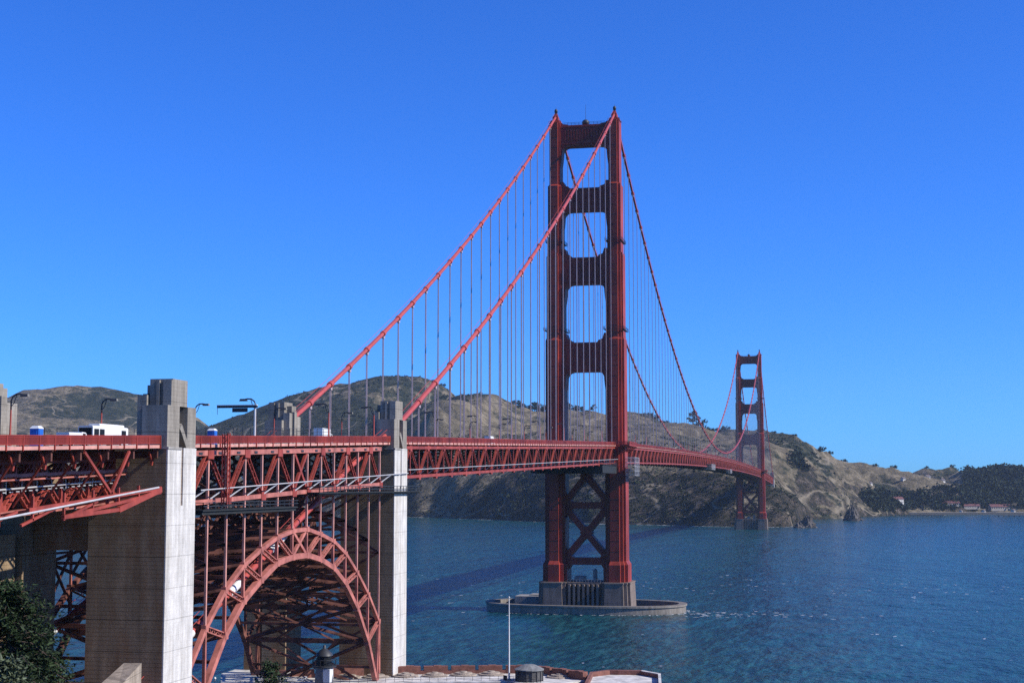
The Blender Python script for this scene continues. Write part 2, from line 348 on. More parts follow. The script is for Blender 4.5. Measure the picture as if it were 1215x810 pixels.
CTRL += [(0, 1690, 58), (0, 1740, 68), (-40, 1710, 64), (12, 1600, 36), (-12, 1600, 38), (30, 1640, 36)]
CTRL += [(900, 2500, 25), (1150, 2900, 60), (900, 3400, 70), (1250, 3800, 50), (600, 4100, 50), (1250, 4700, 30), (300, 4700, 30), (-300, 4700, 100), (-1200, 4800, 160), (-2400, 4500, 150), (-3000, 3400, 180), (-2900, 2400, 60), (-2100, 2100, 10), (1250, 2400, 10)]
CT = np.array(CTRL)
CS = CT[:, :2] / 1000.0
def kern(d): return np.sqrt(d * d + .03 ** 2)
_n = len(CS); _A = np.ones((_n + 1, _n + 1)); _A[:_n, :_n] = kern(np.linalg.norm(CS[:, None] - CS[None], axis=2)) - 2e-3 * np.eye(_n); _A[_n, _n] = 0
COEF = np.linalg.solve(_A, np.concatenate([CT[:, 2], [0]]))
def base_height(x, y):
    sh = x.shape; q = np.stack([x.ravel(), y.ravel()], 1) / 1000.0; out = np.empty(len(q))
    for i in range(0, len(q), 8000):
        out[i:i + 8000] = kern(np.linalg.norm(q[i:i + 8000][:, None] - CS[None], axis=2)) @ COEF[:-1] + COEF[-1]
    return out.reshape(sh)
def shore_dist(x, y):
    d = np.hypot(x - _C[0], y - _C[1]); b = bearing(x, y) + .0035 * fbm(x, y, 90, 3, 61)
    return d - np.interp(b, SH_B, SH_D) + 14 * fbm(x, y, 45, 3, 63)
def height(x, y):
    z = base_height(x, y)
    up = np.clip(z / 55.0, 0, 1); dist = np.clip((y - 1350) / 1500, .25, 1)
    wx = x + 40 * fbm(x, y, 260, 3, 40); wy = y + 40 * fbm(x, y, 260, 3, 50)
    g = fbm(wx, wy, 240, 6, 3, .52, True)
    z = z + up * (27 * (g - .15)) + up * 7 * fbm(wx, wy, 70, 5, 9, .6, True) 
    cl = np.clip((z) / 12, 0, 1) * np.clip(1 - (z - 60) / 90, 0, 1)
    z = z + cl * 10 * fbm(wx, wy, 60, 5, 21, .6, True)
    sd_ = shore_dist(x, y); z = np.maximum(z, 2.0 + np.clip(sd_ / 40, 0, 3)) 
    z = np.where(sd_ < 0, np.maximum(-12, sd_ * .35), np.minimum(z, .3 + sd_ * 1.05))
    return z
def build_terrain():
    gx = np.concatenate([np.arange(-3000, -900, 22), np.arange(-900, 720, 6.5), np.arange(720, 1250, 22)])
    gy = np.concatenate([np.arange(1330, 2420, 6.0), np.arange(2420, 3300, 13), np.arange(3300, 4900, 24)])
    X, Y = np.meshgrid(gx, gy); Z = height(X, Y)
    ny, nx = X.shape
    co = np.stack([X, Y, Z], 2).reshape(-1, 3)
    I = np.arange(ny * nx).reshape(ny, nx); q = np.stack([I[:-1, :-1], I[:-1, 1:], I[1:, 1:], I[1:, :-1]], 2).reshape(-1, 4)
    keep = (Z.ravel()[q] > -11.5).any(1); q = q[keep]
    me = bpy.data.meshes.new('hills'); me.vertices.add(len(co)); me.vertices.foreach_set('co', co.ravel())
    me.loops.add(q.size); me.loops.foreach_set('vertex_index', q.ravel()); me.polygons.add(len(q))
    me.polygons.foreach_set('loop_start', np.arange(0, q.size, 4)); me.polygons.foreach_set('loop_total', np.full(len(q), 4))
    me.polygons.foreach_set('use_smooth', np.ones(len(q), bool)); me.update(); me.validate()
    # plant cover: scrub likes gullies, north and west sides and low ground; bare rock on the steep sea cliffs
    dzdx = np.gradient(Z, axis=1) / np.gradient(X, axis=1); dzdy = np.gradient(Z, axis=0) / np.gradient(Y, axis=0); slope = np.hypot(dzdx, dzdy)
    g = fbm(X + 40 * fbm(X, Y, 260, 3, 40), Y + 40 * fbm(X, Y, 260, 3, 50), 240, 6, 3, .52, True)
    sdist = shore_dist(X, Y); nh = at_depth(590, 480, 2900)
    scrub = .50 - .55 * (g - .1) + .5 * fbm(X, Y, 420, 4, 77) + .30 * np.clip((-250 - X) / 500, 0, 1) * np.clip((Y - 2300) / 300, 0, 1)
    scrub -= .75 * np.exp(-((X - nh[0] - 20) ** 2 / 190 ** 2 + (Y - nh[1] + 60) ** 2 / 260 ** 2))
    scrub -= .16 * np.clip((X + 50) / 150, 0, 1) * np.clip((Z - 30) / 40, 0, 1)
    scrub += .30 * np.exp(-((X - 190) ** 2 / 170 ** 2 + (Y - 1850) ** 2 / 420 ** 2))
    rock = np.clip((slope - .72) * 1.6, 0, 1) * np.clip(1.15 - Z / 150, 0, 1) + np.clip(1 - Z / 6, 0, 1) * .6
    rock += .95 * np.clip((300 - sdist) / 160, 0, 1) * np.clip((95 - X) / 70, 0, 1) * np.clip((120 - Z) / 50, 0, 1)
    rock = np.clip(rock, 0, 1) * (1 - .85 * np.exp(-((X + 520) ** 2 / 150 ** 2 + (Y - 2020) ** 2 / 260 ** 2)))
    ca = me.color_attributes.new('cover', 'FLOAT_COLOR', 'POINT')
    c = np.stack([np.clip(scrub, 0, 1).ravel(), np.clip(rock, 0, 1).ravel(), np.zeros(X.size), np.ones(X.size)], 1)
    ca.data.foreach_set('color', c.ravel()); me.materials.append(HILL)
    o = bpy.data.objects.new('hills', me); COL.objects.link(o); tag(o, kind='structure', label='dry grass and scrub headlands across the strait')
    return X, Y, Z, scrub, slope
TX, TY, TZ, TSCR, TSLOPE = build_terrain()
GX, GY = TX[0], TY[:, 0]
def ground(x, y):
    i = int(np.clip(np.searchsorted(GX, x) - 1, 0, len(GX) - 2)); j = int(np.clip(np.searchsorted(GY, y) - 1, 0, len(GY) - 2))
    fx = (x - GX[i]) / (GX[i + 1] - GX[i]); fy = (y - GY[j]) / (GY[j + 1] - GY[j])
    return float((TZ[j, i] * (1 - fx) + TZ[j, i + 1] * fx) * (1 - fy) + (TZ[j + 1, i] * (1 - fx) + TZ[j + 1, i + 1] * fx) * fy)

b = MB(); b.add([(-5200, -2500, 0), (4200, -2500, 0), (4200, 6200, 0), (-5200, 6200, 0)], [(0, 1, 2, 3)])
tag(b.build('water', WATER), kind='structure', label='choppy blue green water of the strait')

def near_ground():
    """the slope below the viewpoint, down to the fort's point"""
    X, Y = np.meshgrid(np.arange(-260, 330, 9.0), np.arange(-900, -270, 9.0))
    d = np.hypot(X - CAM.x, Y - CAM.y); Z = 54.3 - .26 * np.maximum(0, d - 6) + 1.2 * fbm(X, Y, 30, 4, 5) * np.clip(d / 40, 0, 1)
    Z = np.where(Y < CAM.y, np.maximum(Z, 54.3 - .1 * d), Z)
    Z = np.maximum(Z, 2.4 + .8 * fbm(X, Y, 25, 3, 8))
    edge = np.minimum(-300 - Y + .15 * X, 210 - X * .6 - (Y + 480) * .6) ; Z = np.where(edge < 0, -6, Z)
    ny, nx = X.shape; I = np.arange(ny * nx).reshape(ny, nx)
    m = MB(); m.add(np.stack([X, Y, Z], 2).reshape(-1, 3), np.stack([I[:-1, :-1], I[:-1, 1:], I[1:, 1:], I[1:, :-1]], 2).reshape(-1, 4).tolist(), 0, True)
    tag(m.build('hillside', mat('near_soil', (0.10, 0.085, 0.05), .95, .4, .3, bump=.4)), kind='structure', label='grassy slope below the viewpoint')
near_ground()

# ------------------------------------------------------------------ bridge geometry
PAN = 7.62; CE = 13.7                       # truss panel, cable plane
def zr(s):                                   # top of the handrail along the bridge
    if s < -343: return 67.3 + (s + 343) * .0305
    if s < 0: return 67.3 + (s + 343) * .0239
    if s <= 1280: return 75.5 + 4.5 * (1 - ((s - 640) / 640) ** 2)
    return 75.5 - (s - 1280) * .024
def zc(s):                                   # main cable
    if s < -343: return 70.6 + (s + 343) * .345
    if s < 0: t = -s / 343; return 226.5 - 155.9 * t - 32.8 * t * (1 - t)
    if s <= 1280: return 84 + 142.5 * ((s - 640) / 640) ** 2
    t = (s - 1280) / 343; return 226.5 - 155.9 * t - 32.8 * t * (1 - t)
def stations(a, b, step):
    n = max(1, round((b - a) / step)); return [a + (b - a) * i / n for i in range(n + 1)]

def plus(steps, cx=0, cy=0, k=1.0):
    """stepped outline of an art-deco leg: [(half width, half length), ...] from front fin outwards"""
    q = []
    st = sorted(steps, reverse=True)
    for i, (a, h) in enumerate(st):
        if i: q.append((a, st[i - 1][1]))
        q.append((a, h))
    q = [(x * k, y * k) for x, y in q]
    full = q + [(-x, y) for x, y in reversed(q)] + [(-x, -y) for x, y in q] + [(x, -y) for x, y in reversed(q)]
    return [(x + cx, y + cy) for x, y in full]

def make_tower():
    tw = bpy.data.objects.new('tower', None); COL.objects.link(tw)
    segs = [(22.6, 64.0, [(2.1, 8.2), (3.5, 6.6), (4.6, 4.9)]),
            (64.0, 121.6, [(2.0, 7.8), (3.3, 6.2), (4.3, 4.6)]),
            (122.6, 160.4, [(1.9, 7.0), (3.1, 5.5), (3.9, 4.1)]),
            (161.4, 192.8, [(1.8, 6.0), (3.1, 4.5)]),
            (193.6, 222.6, [(1.6, 5.0), (2.5, 3.8)])]
    for sx in (-1, 1):
        cx = sx * CE; m = MB()
        base = plus([(2.5, 9.2), (4.1, 7.5), (5.5, 5.7)], cx)
        m.prism_xy(base, 13.4, 21.0)
        s0 = segs[0][2]
        b0 = plus([(2.5, 9.2), (4.1, 7.5), (5.5, 5.7)], cx); t0 = plus(s0, cx)
        m.prism_xy(b0, 21.0, 22.6, 0, t0)
        for i, (z0, z1, st) in enumerate(segs):
            m.prism_xy(plus(st, cx), z0, z1)
            if i + 1 < len(segs):
                nz = segs[i + 1][0]; nst = segs[i + 1][2]
                if len(nst) == len(st): 
                    if nz > z1: m.prism_xy(plus(st, cx), z1, nz, 0, plus([(a + .08, h + .08) for a, h in nst], cx))
                else: m.prism_xy(plus([(a - .25, h - .25) for a, h in st], cx), z1, nz)
        # rivet seams: thin plate joints on the faces
        for z in np.arange(27, 218, 4.6):
            st = [x for x in segs if x[0] <= z < x[1]]
            if st:
                a, h = st[0][2][0]
                m.box(cx - a - .03, cx + a + .03, -h - .035, -h + .05, z, z + .22)
                m.box(cx - a - .03, cx + a + .03, h - .05, h + .035, z, z + .22)
        m.build('leg', RED, tw)
        # cable saddle housing, stepped, with the aircraft beacon on top
        h = MB(); h.prism_xy(plus([(2.3, 3.0), (2.9, 2.0)], cx), 222.6, 224.2, 0, plus([(1.7, 2.6), (2.2, 1.6)], cx)); h.box(cx - 1.25, cx + 1.25, -2.2, 2.2, 224.2, 226.0)
        h.prism_xy(plus([(.9, 1.6), (1.25, 1.0)], cx), 226.0, 227.6, 0, plus([(.5, .8), (.6, .5)], cx))
        for yy in (-3.4, 3.4): h.beam((cx - 2.8, yy, 223.6), (cx + 2.8, yy, 223.6), .1); [h.beam((cx + k, yy, 222.6), (cx + k, yy, 223.7), .1) for k in (-2.8, -1.4, 0, 1.4, 2.8)]
        h.build('saddle_housing', RED, tw)
        bc = MB(); bc.lathe((cx, 0, 227.6), [(.5, 0), (.5, .7), (.75, .75), (.75, 1.9), (.4, 2.3), (.08, 2.4), (.06, 3.2)], 12); bc.build('beacon', DARKMETAL, tw)
        for zg in (126.0, 166.5):
            st = [x for x in segs if x[0] <= zg < x[1]][0][2]; A = max(a for a, _ in st) + .75; Hh = max(h_ for _, h_ in st) + .75
            g = MB()
            for x0, x1, y0, y1 in ((cx - A, cx + A, -Hh, -Hh + .7), (cx - A, cx + A, Hh - .7, Hh), (cx - A, cx - A + .7, -Hh, Hh), (cx + A - .7, cx + A, -Hh, Hh)): g.box(x0, x1, y0, y1, zg, zg + .18)
            for zz in (.75, 1.35):
                g.beam((cx - A, -Hh, zg + zz), (cx + A, -Hh, zg + zz), .12); g.beam((cx - A, Hh, zg + zz), (cx + A, Hh, zg + zz), .12)
                g.beam((cx - A, -Hh, zg + zz), (cx - A, Hh, zg + zz), .12); g.beam((cx + A, -Hh, zg + zz), (cx + A, Hh, zg + zz), .12)
            for k in np.linspace(-1, 1, 5):
                for yy in (-Hh, Hh): g.beam((cx + k * A, yy, zg - .9 if abs(k) < .9 else zg), (cx + k * A, yy, zg + 1.35), .12)
                for xx in (cx - A, cx + A): g.beam((xx, k * Hh, zg), (xx, k * Hh, zg + 1.35), .12)
            g.build('inspection_gallery', DARKMETAL, tw)
    # portal struts with rounded haunches, framed and fluted panels on both faces
    for zb, zt, xi, hs, up_, n in ((211.6, 221.4, 11.4, 2.9, 1.2, 14), (181.3, 191.8, 10.9, 3.3, 3.2, 13), (147.5, 159.6, 10.0, 3.7, 4.0, 12), (107.4, 120.6, 9.8, 4.2, 4.2, 11)):
        X = xi + .6; r = 3.2
        right_low = [(X, zb - 10), (xi - .25, zb - 10), (xi - .75, zb - 6.2), (xi - 1.0, zb - 3.6)] + [(xi - 1.0 - r * (1 - math.cos(t)), zb - r * .95 * (1 - math.sin(t))) for t in np.linspace(.15, math.pi / 2, 6)]
        right_up = [(xi - 4.2, zt), (xi - 3.4, zt + .25 * up_), (xi - 1.7, zt + .4 * up_), (xi - 1.0, zt + up_), (X, zt + up_)]
        poly = right_low + [(-x, z) for x, z in reversed(right_low)] + [(-x, z) for x, z in reversed(right_up)] + right_up
        m = MB(); m.prism_xz(poly[::-1], -hs, hs)
        for sy in (-1, 1):
            y0, y1 = sorted((sy * hs, sy * (hs + .45)))
            m.box(-xi, xi, y0 - .002, y1, zt - 1.1, zt - .55); m.box(-xi, xi, y0 - .002, y1, zb + .75, zb + 1.3)
            y0, y1 = sorted((sy * hs, sy * (hs + .38)))
            for k in range(n):
                x = -xi + 2.6 + (2 * xi - 5.2) * k / (n - 1); m.box(x - .28, x + .28, y0, y1, zb + 2.6, zt - 2.3)
        m.build('portal_strut', RED, tw)
    # cross bracing below the deck: two X panels and two horizontals
    W = 5.6
    def br(p, q, h=2.7):
        m = MB(); m.beam((p[0], 0, p[1]), (q[0], 0, q[1]), W, h); m.build('cross_brace', RED, tw)
    xi = 9.6
    br((-xi, 73.0), (-.1, 60.6)); br((.1, 60.6), (xi, 73.0)); br((-xi, 48.6), (-.1, 60.3), 2.6); br((.1, 60.3), (xi, 48.6), 2.6)
    br((-xi, 47.2), (xi, 47.2), 2.9); br((-xi, 22.3), (xi, 22.3), 3.2)
    br((-xi, 46.2), (-.1, 35.0)); br((.1, 35.0), (xi, 46.2)); br((-xi, 23.6), (-.1, 34.8)); br((.1, 34.8), (xi, 23.6))
    for x, z, ww in ((0, 35, 3.0), (0, 60.4, 3.0)): g = MB(); g.prism_xz([(x - ww, z), (x, z + ww), (x + ww, z), (x, z - ww)], -W / 2 - .06, W / 2 + .06); g.build('gusset_plate', RED, tw)
    for sx in (-1, 1):
        for z in (47.2, 22.8):
            g = MB(); g.prism_xz([(sx * 10.2, z - 5.2), (sx * 8.7, z - 5.0), (sx * 6.2, z - 1.2), (sx * 6.2, z + 1.2), (sx * 8.7, z + 5.0), (sx * 10.2, z + 5.2)][::sx * -1], -W / 2 - .05, W / 2 + .05); g.build('gusset_plate', RED, tw)
    d = MB(); d.lathe((0.2, 0, 222.7), [(.01, -1.0), (1.3, -.9), (1.75, .0), (1.5, .95), (.8, 1.5), (.01, 1.7)], 16); d.box(-.6, 1, -.8, .8, 221.4, 222.0); d.build('radar_dome', DARKMETAL, tw)
    a = MB(); a.tube([(.2, 0, 221.4), (.2, 0, 231.5)], [.10, .05], 6)
    for x in np.linspace(-9.5, 9.5, 12): a.beam((x, -2.6, 221.4), (x, -2.6, 222.6), .12); 
    a.beam((-9.5, -2.6, 222.6), (9.5, -2.6, 222.6), .12); a.beam((-9.5, -2.6, 222.0), (9.5, -2.6, 222.0), .1); a.build('antenna_mast', DARKMETAL, tw)
    return tw

bridge = empty('suspension_bridge', 'huge red suspension bridge with two portal towers carrying the road across the strait', 'suspension bridge', (0, 0, 0))
t1 = make_tower(); t1.parent = bridge
tag(t1, 'near red tower rising from the oval fender')
t2 = copy_tree(t1, bridge); t2.location = (0, 1280, 0); tag(t2, 'far red tower standing at the foot of the headland')

# main cables with cable bands, hand ropes and the run down behind the arch to the anchorage
for sx in (-1, 1):
    m = MB(); x = sx * CE
    ss = [-478, -373, -343] + stations(-343, 0, PAN * 2)[1:] + stations(0, 1280, PAN * 2)[1:] + stations(1280, 1623, PAN * 2)[1:] + [1660]
    inw = lambda s: x - sx * 1.9 * min(1, max(0, (-343 - s) / 30.0))
    pts = [(inw(s), s, zc(s) if s < 1623 else 70.6 - (s - 1623) * .3) for s in ss]
    m.tube(pts, .56, 10)
    for s in stations(-343, 0, PAN * 2)[1:-1] + stations(0, 1280, PAN * 2)[1:-1] + stations(1280, 1623, PAN * 2)[1:-1]:
        a = Vector((x, s - .7, zc(s - .7))); c = Vector((x, s + .7, zc(s + .7))); m.tube([a, c], .82, 8)
    for s in np.arange(-470, -350, 9.0):
        m.tube([(inw(s), s - .2, zc(s - .2)), (inw(s), s + .2, zc(s + .2))], .64, 8)
    for off in (-.6, .6):
        for i in range(len(pts) - 1): m.beam(Vector(pts[i]) + Vector((off, 0, 1.5)), Vector(pts[i + 1]) + Vector((off, 0, 1.5)), .07)
    c = m.build('main_cable', CABLE, bridge)
    for a0, a1 in ((-418.5, -411.5), (-437, -432.5), (-457.5, -451.5)):
        wv = MB(); wv.tube([(inw(a0), a0, zc(a0)), (inw(a1), a1, zc(a1))], .72, 10); wv.build('white_wrapping', WHITE, c)

# suspender ropes, a pair at every second panel point
def suspender_mesh(mb, x, s):
    top = zc(s) - .4; bot = zr(s) - 2.2
    for dy in (-.42, .42): mb.beam((x, s + dy, bot), (x, s + dy, top), .17, .17)
    mb.box(x - .35, x + .35, s - .6, s + .6, top - 1.0, top + .1)
sus = [(sx * CE, s) for s in stations(-343, 0, PAN * 2)[1:-1] + stations(0, 1280, PAN * 2)[1:-1] + stations(1280, 1623, PAN * 2)[1:-1] for sx in (1, -1)]
sus.sort(key=lambda t: -(zc(t[1]) - zr(t[1]) + 3) / math.hypot(t[0] - CAM.x, t[1] - CAM.y))
for x, s in sus[:100]:
    m = MB(); suspender_mesh(m, x, s); m.build('suspender', ROPE, bridge)
m = MB()
for x, s in sus[100:]: suspender_mesh(m, x, s)
tag(m.build('suspenders', ROPE, bridge), kind='stuff')

# stiffening trusses, floor, railings
SECT = [(-343, 0), (0, 1280), (1280, 1623)]
def deck_parts(parent, a, b, lower, te=CE, lace_to=-1e9, apex0=0, road=True):
    """roadway, walks, floor beams, railings and bottom bracing of one stretch"""
    ss = stations(a, b, PAN)
    rd = MB(); wks = [MB(), MB()]; fb = MB(); lb = MB()
    for i in range(len(ss) - 1):
        s0, s1 = ss[i], ss[i + 1]; z0, z1 = zr(s0), zr(s1); d = z1 - z0
        rd.box(-9.4, 9.4, s0, s1, z0 - 1.95, z0 - 1.5, dz=d)
        for wk, e0, e1 in ((wks[0], -14.2, -9.4), (wks[1], 9.4, 14.2)): wk.box(e0, e1, s0, s1, z0 - 1.72, z0 - 1.36, dz=d)
        for wk, e in ((wks[0], -14.32), (wks[1], 14.2)): wk.box(e, e + .12, s0, s1, z0 - 1.80, z0 - 1.34, 1, dz=d)
        for e in (-7, -3.5, 0, 3.5, 7): fb.beam((e, s0, z0 - 2.35), (e, s1, z1 - 2.35), .35, .8)
    for i, s in enumerate(ss):
        z = zr(s); fb.beam((-14.0, s, z - 2.75), (14.0, s, z - 2.75), .4, 1.0)
        for sx in (-1, 1): fb.beam((sx * 14.1, s, z - 1.9), (sx * 13.2, s, z - 2.6), .3, .35)
        if lower:
            zl = lower(s); lb.beam((-te, s, zl), (te, s, zl), .5, .6)
            if i + 1 < len(ss):
                s2 = ss[i + 1]; zl2 = lower(s2); lb.beam((-te, s, zl), (te, s2, zl2), .35, .4); lb.beam((te, s, zl - .02), (-te, s2, zl2 - .02), .35, .4)
            lb.beam((-te, s, zl), (0, s, z - 3.2), .3); lb.beam((te, s, zl), (0, s, z - 3.2), .3)
    r = rd.build('roadway', ASPHALT, parent)
    ln = MB()
    for i in range(len(ss) - 1):
        s0, s1 = ss[i], ss[i + 1]; z0, z1 = zr(s0), zr(s1)
        for e in (-6, -3, 3, 6): ln.box(e - .07, e + .07, s0, s0 + 3.5, z0 - 1.498, z0 - 1.493, dz=(z1 - z0) * .46)
        ln.box(-.15, .15, s0, s1, z0 - 1.498, z0 - 1.493, 0, dz=z1 - z0)
    ln.build('lane_marking', WHITE, r)
    [wk.build('sidewalk', [WALK, SUNLIT_RED], parent) for wk in wks]; fb.build('floor_beam', SHADED_RED, parent)
    if lower: lb.build('lateral_bracing', SHADED_RED, parent)
def railing(parent, a, b, e, pick, m_=RED, fence=False):
    m = MB(); ss = stations(a, b, PAN / 2)
    for i, s in enumerate(ss):
        z = zr(s); m.box(e - .09, e + .09, s - .09, s + .09, z - 1.9, z + .04)
        if i + 1 < len(ss):
            s1 = ss[i + 1]; z1 = zr(s1)
            for h, t in ((0, .12), (-.25, .06), (-1.12, .10)): m.beam((e, s, z + h), (e, s1, z1 + h), .14, t)
            n = int((s1 - s) / pick)
            for k in range(1, n):
                u = k / n; sk = s + (s1 - s) * u; zk = z + (z1 - z) * u; wd = pick * .30
                m.box(e - .03, e + .03, sk - wd, sk + wd, zk - 1.10, zk - .02)
    return m.build('railing', m_, parent)
for a, b in SECT:
    deck_parts(bridge, a, b, lambda s: zr(s) - 9.3)
for sx in (-1, 1):
    railing(bridge, -343, 0, sx * 14.4, .26); railing(bridge, 8, 1623, sx * 14.4, .6)
    st = bpy.data.objects.new('stiffening_truss', None); COL.objects.link(st); st.parent = bridge
    tc = MB(); bc = MB(); wb = MB(); pr_ = MB(); x = sx * CE
    for a, b in SECT:
        ss = stations(a, b, PAN)
        for i, s in enumerate(ss):
            zt, zl = zr(s) - 2.55, zr(s) - 9.3
            wb.beam((x, s, zl), (x, s, zt), .32, .34)
            if i + 1 < len(ss):
                s1 = ss[i + 1]; zt1, zl1 = zr(s1) - 2.55, zr(s1) - 9.3
                tc.beam((x, s, zt), (x, s1, zt1), .7, .7); bc.beam((x, s, zl), (x, s1, zl1), .7, .7)
                p, q = ((x, s, zt), (x, s1, zl1)) if i % 2 else ((x, s, zl), (x, s1, zt1))
                if s < 60 and sx > 0: wb.laced(p, q, .85, .24, 0, (1, 0, 0), .9)
                else: wb.beam(p, q, .5, .6)
                wb.box(x - .37, x + .37, s - .75, s + .75, (zl if i % 2 == 0 else zt) - .8, (zl if i % 2 == 0 else zt) + .8)
    tc.build('top_chord', SHADED_RED if sx < 0 else TRUSS, st); bc.build('bottom_chord', SHADED_RED if sx < 0 else TRUSS, st); wb.build('web_bracing', SHADED_RED if sx < 0 else TRUSS, st)
    pp = MB()
    for i, s in enumerate(stations(-343, -10, PAN)[:-1]):
        s1 = s + PAN; e = sx * 15.6; pp.tube([(e, s, zr(s) - 7.6), (e, s1, zr(s1) - 7.6)], .11, 6, cap=False)
        pp.beam((sx * 14, s, zr(s) - 8.8), (e, s, zr(s) - 7.6), .14)
    pp.build('maintenance_rail', PIPE, bridge)
# balconies where the walk passes round the tower legs
for s in (0, 1280):
    for sx in (-1, 1):
        m = MB(); z = zr(s)
        m.box(sx * 18.9 - 2.4, sx * 18.9 + 2.4, s - 13, s + 13, z - 1.9, z - 1.4); 
        e = sx * 21.2
        m.beam((e, s - 13, z), (e, s + 13, z), .14, .14)
        for k in np.linspace(-13, 13, 60): m.box(e - .04, e + .04, s + k - .12, s + k + .12, z - 1.4, z)
        for yy in (s - 13, s + 13):
            m.beam((sx * 14.4, yy, z), (e, yy, z), .14, .14)
            for k in np.linspace(0, 1, 16): xx = sx * (14.4 + 6.8 * k); m.box(xx - .12, xx + .12, yy - .04, yy + .04, z - 1.4, z)
        for yy in np.linspace(-11, 11, 5): m.beam((e, s + yy, z - 1.9), (sx * 16.5, s + yy, z - 5.6), .4)
        m.build('walkway_balcony', RED, bridge)

# ------------------------------------------------------------------ tower piers and fender
def make_pier(name, label, cat):
    root = empty(name, label, cat)
    m = MB()
    for sx in (-1, 1):
        cx = sx * CE; m.prism_xy(plus([(4.6, 12.6), (6.2, 10.8), (7.4, 9.0)], cx), -3, 12.7, 0, plus([(4.0, 11.9), (5.5, 10.1), (6.7, 8.4)], cx))
        m.prism_xy(plus([(4.2, 12.1), (5.7, 10.3), (6.9, 8.6)], cx), 12.7, 13.4)
    m.build('plinth', PIERC, root)
    c = MB(); c.box(-7.6, 7.6, -8.4, 8.4, -3, 13.2); c.box(-7.4, 7.4, -9.6, 9.6, 12.5, 13.32)
    for k in range(7):
        x = -6.3 + 12.6 * k / 6
        for sy in (-1, 1):
            y0, y1 = sorted((sy * 8.4, sy * 11.4)); c.prism_xy([(x - .5, y0), (x + .5, y0), (x + .5, y1), (x - .5, y1)], -3, 12.5)
    c.build('fluted_wall', PIERC, root)
    return root
p1 = make_pier('tower_pier', 'brown fluted concrete pier inside the oval fender under the near tower', 'bridge pier')
eq = MB(); eq.box(-5.2, -1.0, -4, 4, 13.4, 15.6); eq.box(3.0, 4.6, -2, 0, 13.4, 17.6); eq.lathe((3.8, -1, 17.6), [(1.0, 0), (.9, .8), (.1, 1.3)], 10)
for x in np.linspace(-7.4, 7.4, 12): eq.beam((x, -9.2, 13.4), (x, -9.2, 14.6), .12)
eq.beam((-7.4, -9.2, 14.6), (7.4, -9.2, 14.6), .1); eq.build('pump_shed', GREY, p1)
p2 = copy_tree(p1); p2.location = (0, 1280, 0); tag(p2, 'pale concrete pier at the foot of the far tower by the rocks', 'bridge pier')
fd = empty('fender_ring', 'low oval concrete fender wall round the near tower pier in the water', 'fender')
def oval(a, b_, n=72, cy=4.0, p=2.4):
    r = []
    for k in range(n):
        t = 2 * math.pi * k / n; c, s = math.cos(t), math.sin(t)
        r.append((a * math.copysign(abs(c) ** (2 / p), c), cy + b_ * math.copysign(abs(s) ** (2 / p), s)))
    return r
m = MB(); n = 72; sh_ = lambda q: [(x - 1.6, y) for x, y in q]; oo = sh_(oval(45.2, 23)); oi = sh_(oval(42.2, 19.6)); o2 = sh_(oval(45.7, 23.5))
vs = [(x, y, -3) for x, y in oo] + [(x, y, 2.9) for x, y in oo] + [(x, y, 2.9) for x, y in o2] + [(x, y, 3.7) for x, y in o2] + [(x, y, 3.7) for x, y in oi] + [(x, y, -3) for x, y in oi]
m.add(vs, [(r * n + k, r * n + (k + 1) % n, (r + 1) * n + (k + 1) % n, (r + 1) * n + k) for r in range(5) for k in range(n)])
m.build('ring_wall', concrete_boards('fender_concrete', (0.30, 0.27, 0.23), (0.1, 0.085, 0.07), .6, .7), fd)
m = MB(); m.box(-36, -23, 12, 24, -1, 5.3); m.box(-30, -24, 17, 25, 5.3, 5.8); m.build('landing_block', GREY, fd)
m = MB(); m.lathe((-1.6, 4, 0), [(41.4, .5), (.5, .6)], 40, sx=1, sy=.46); m.build('inner_apron', DARKMETAL, fd)

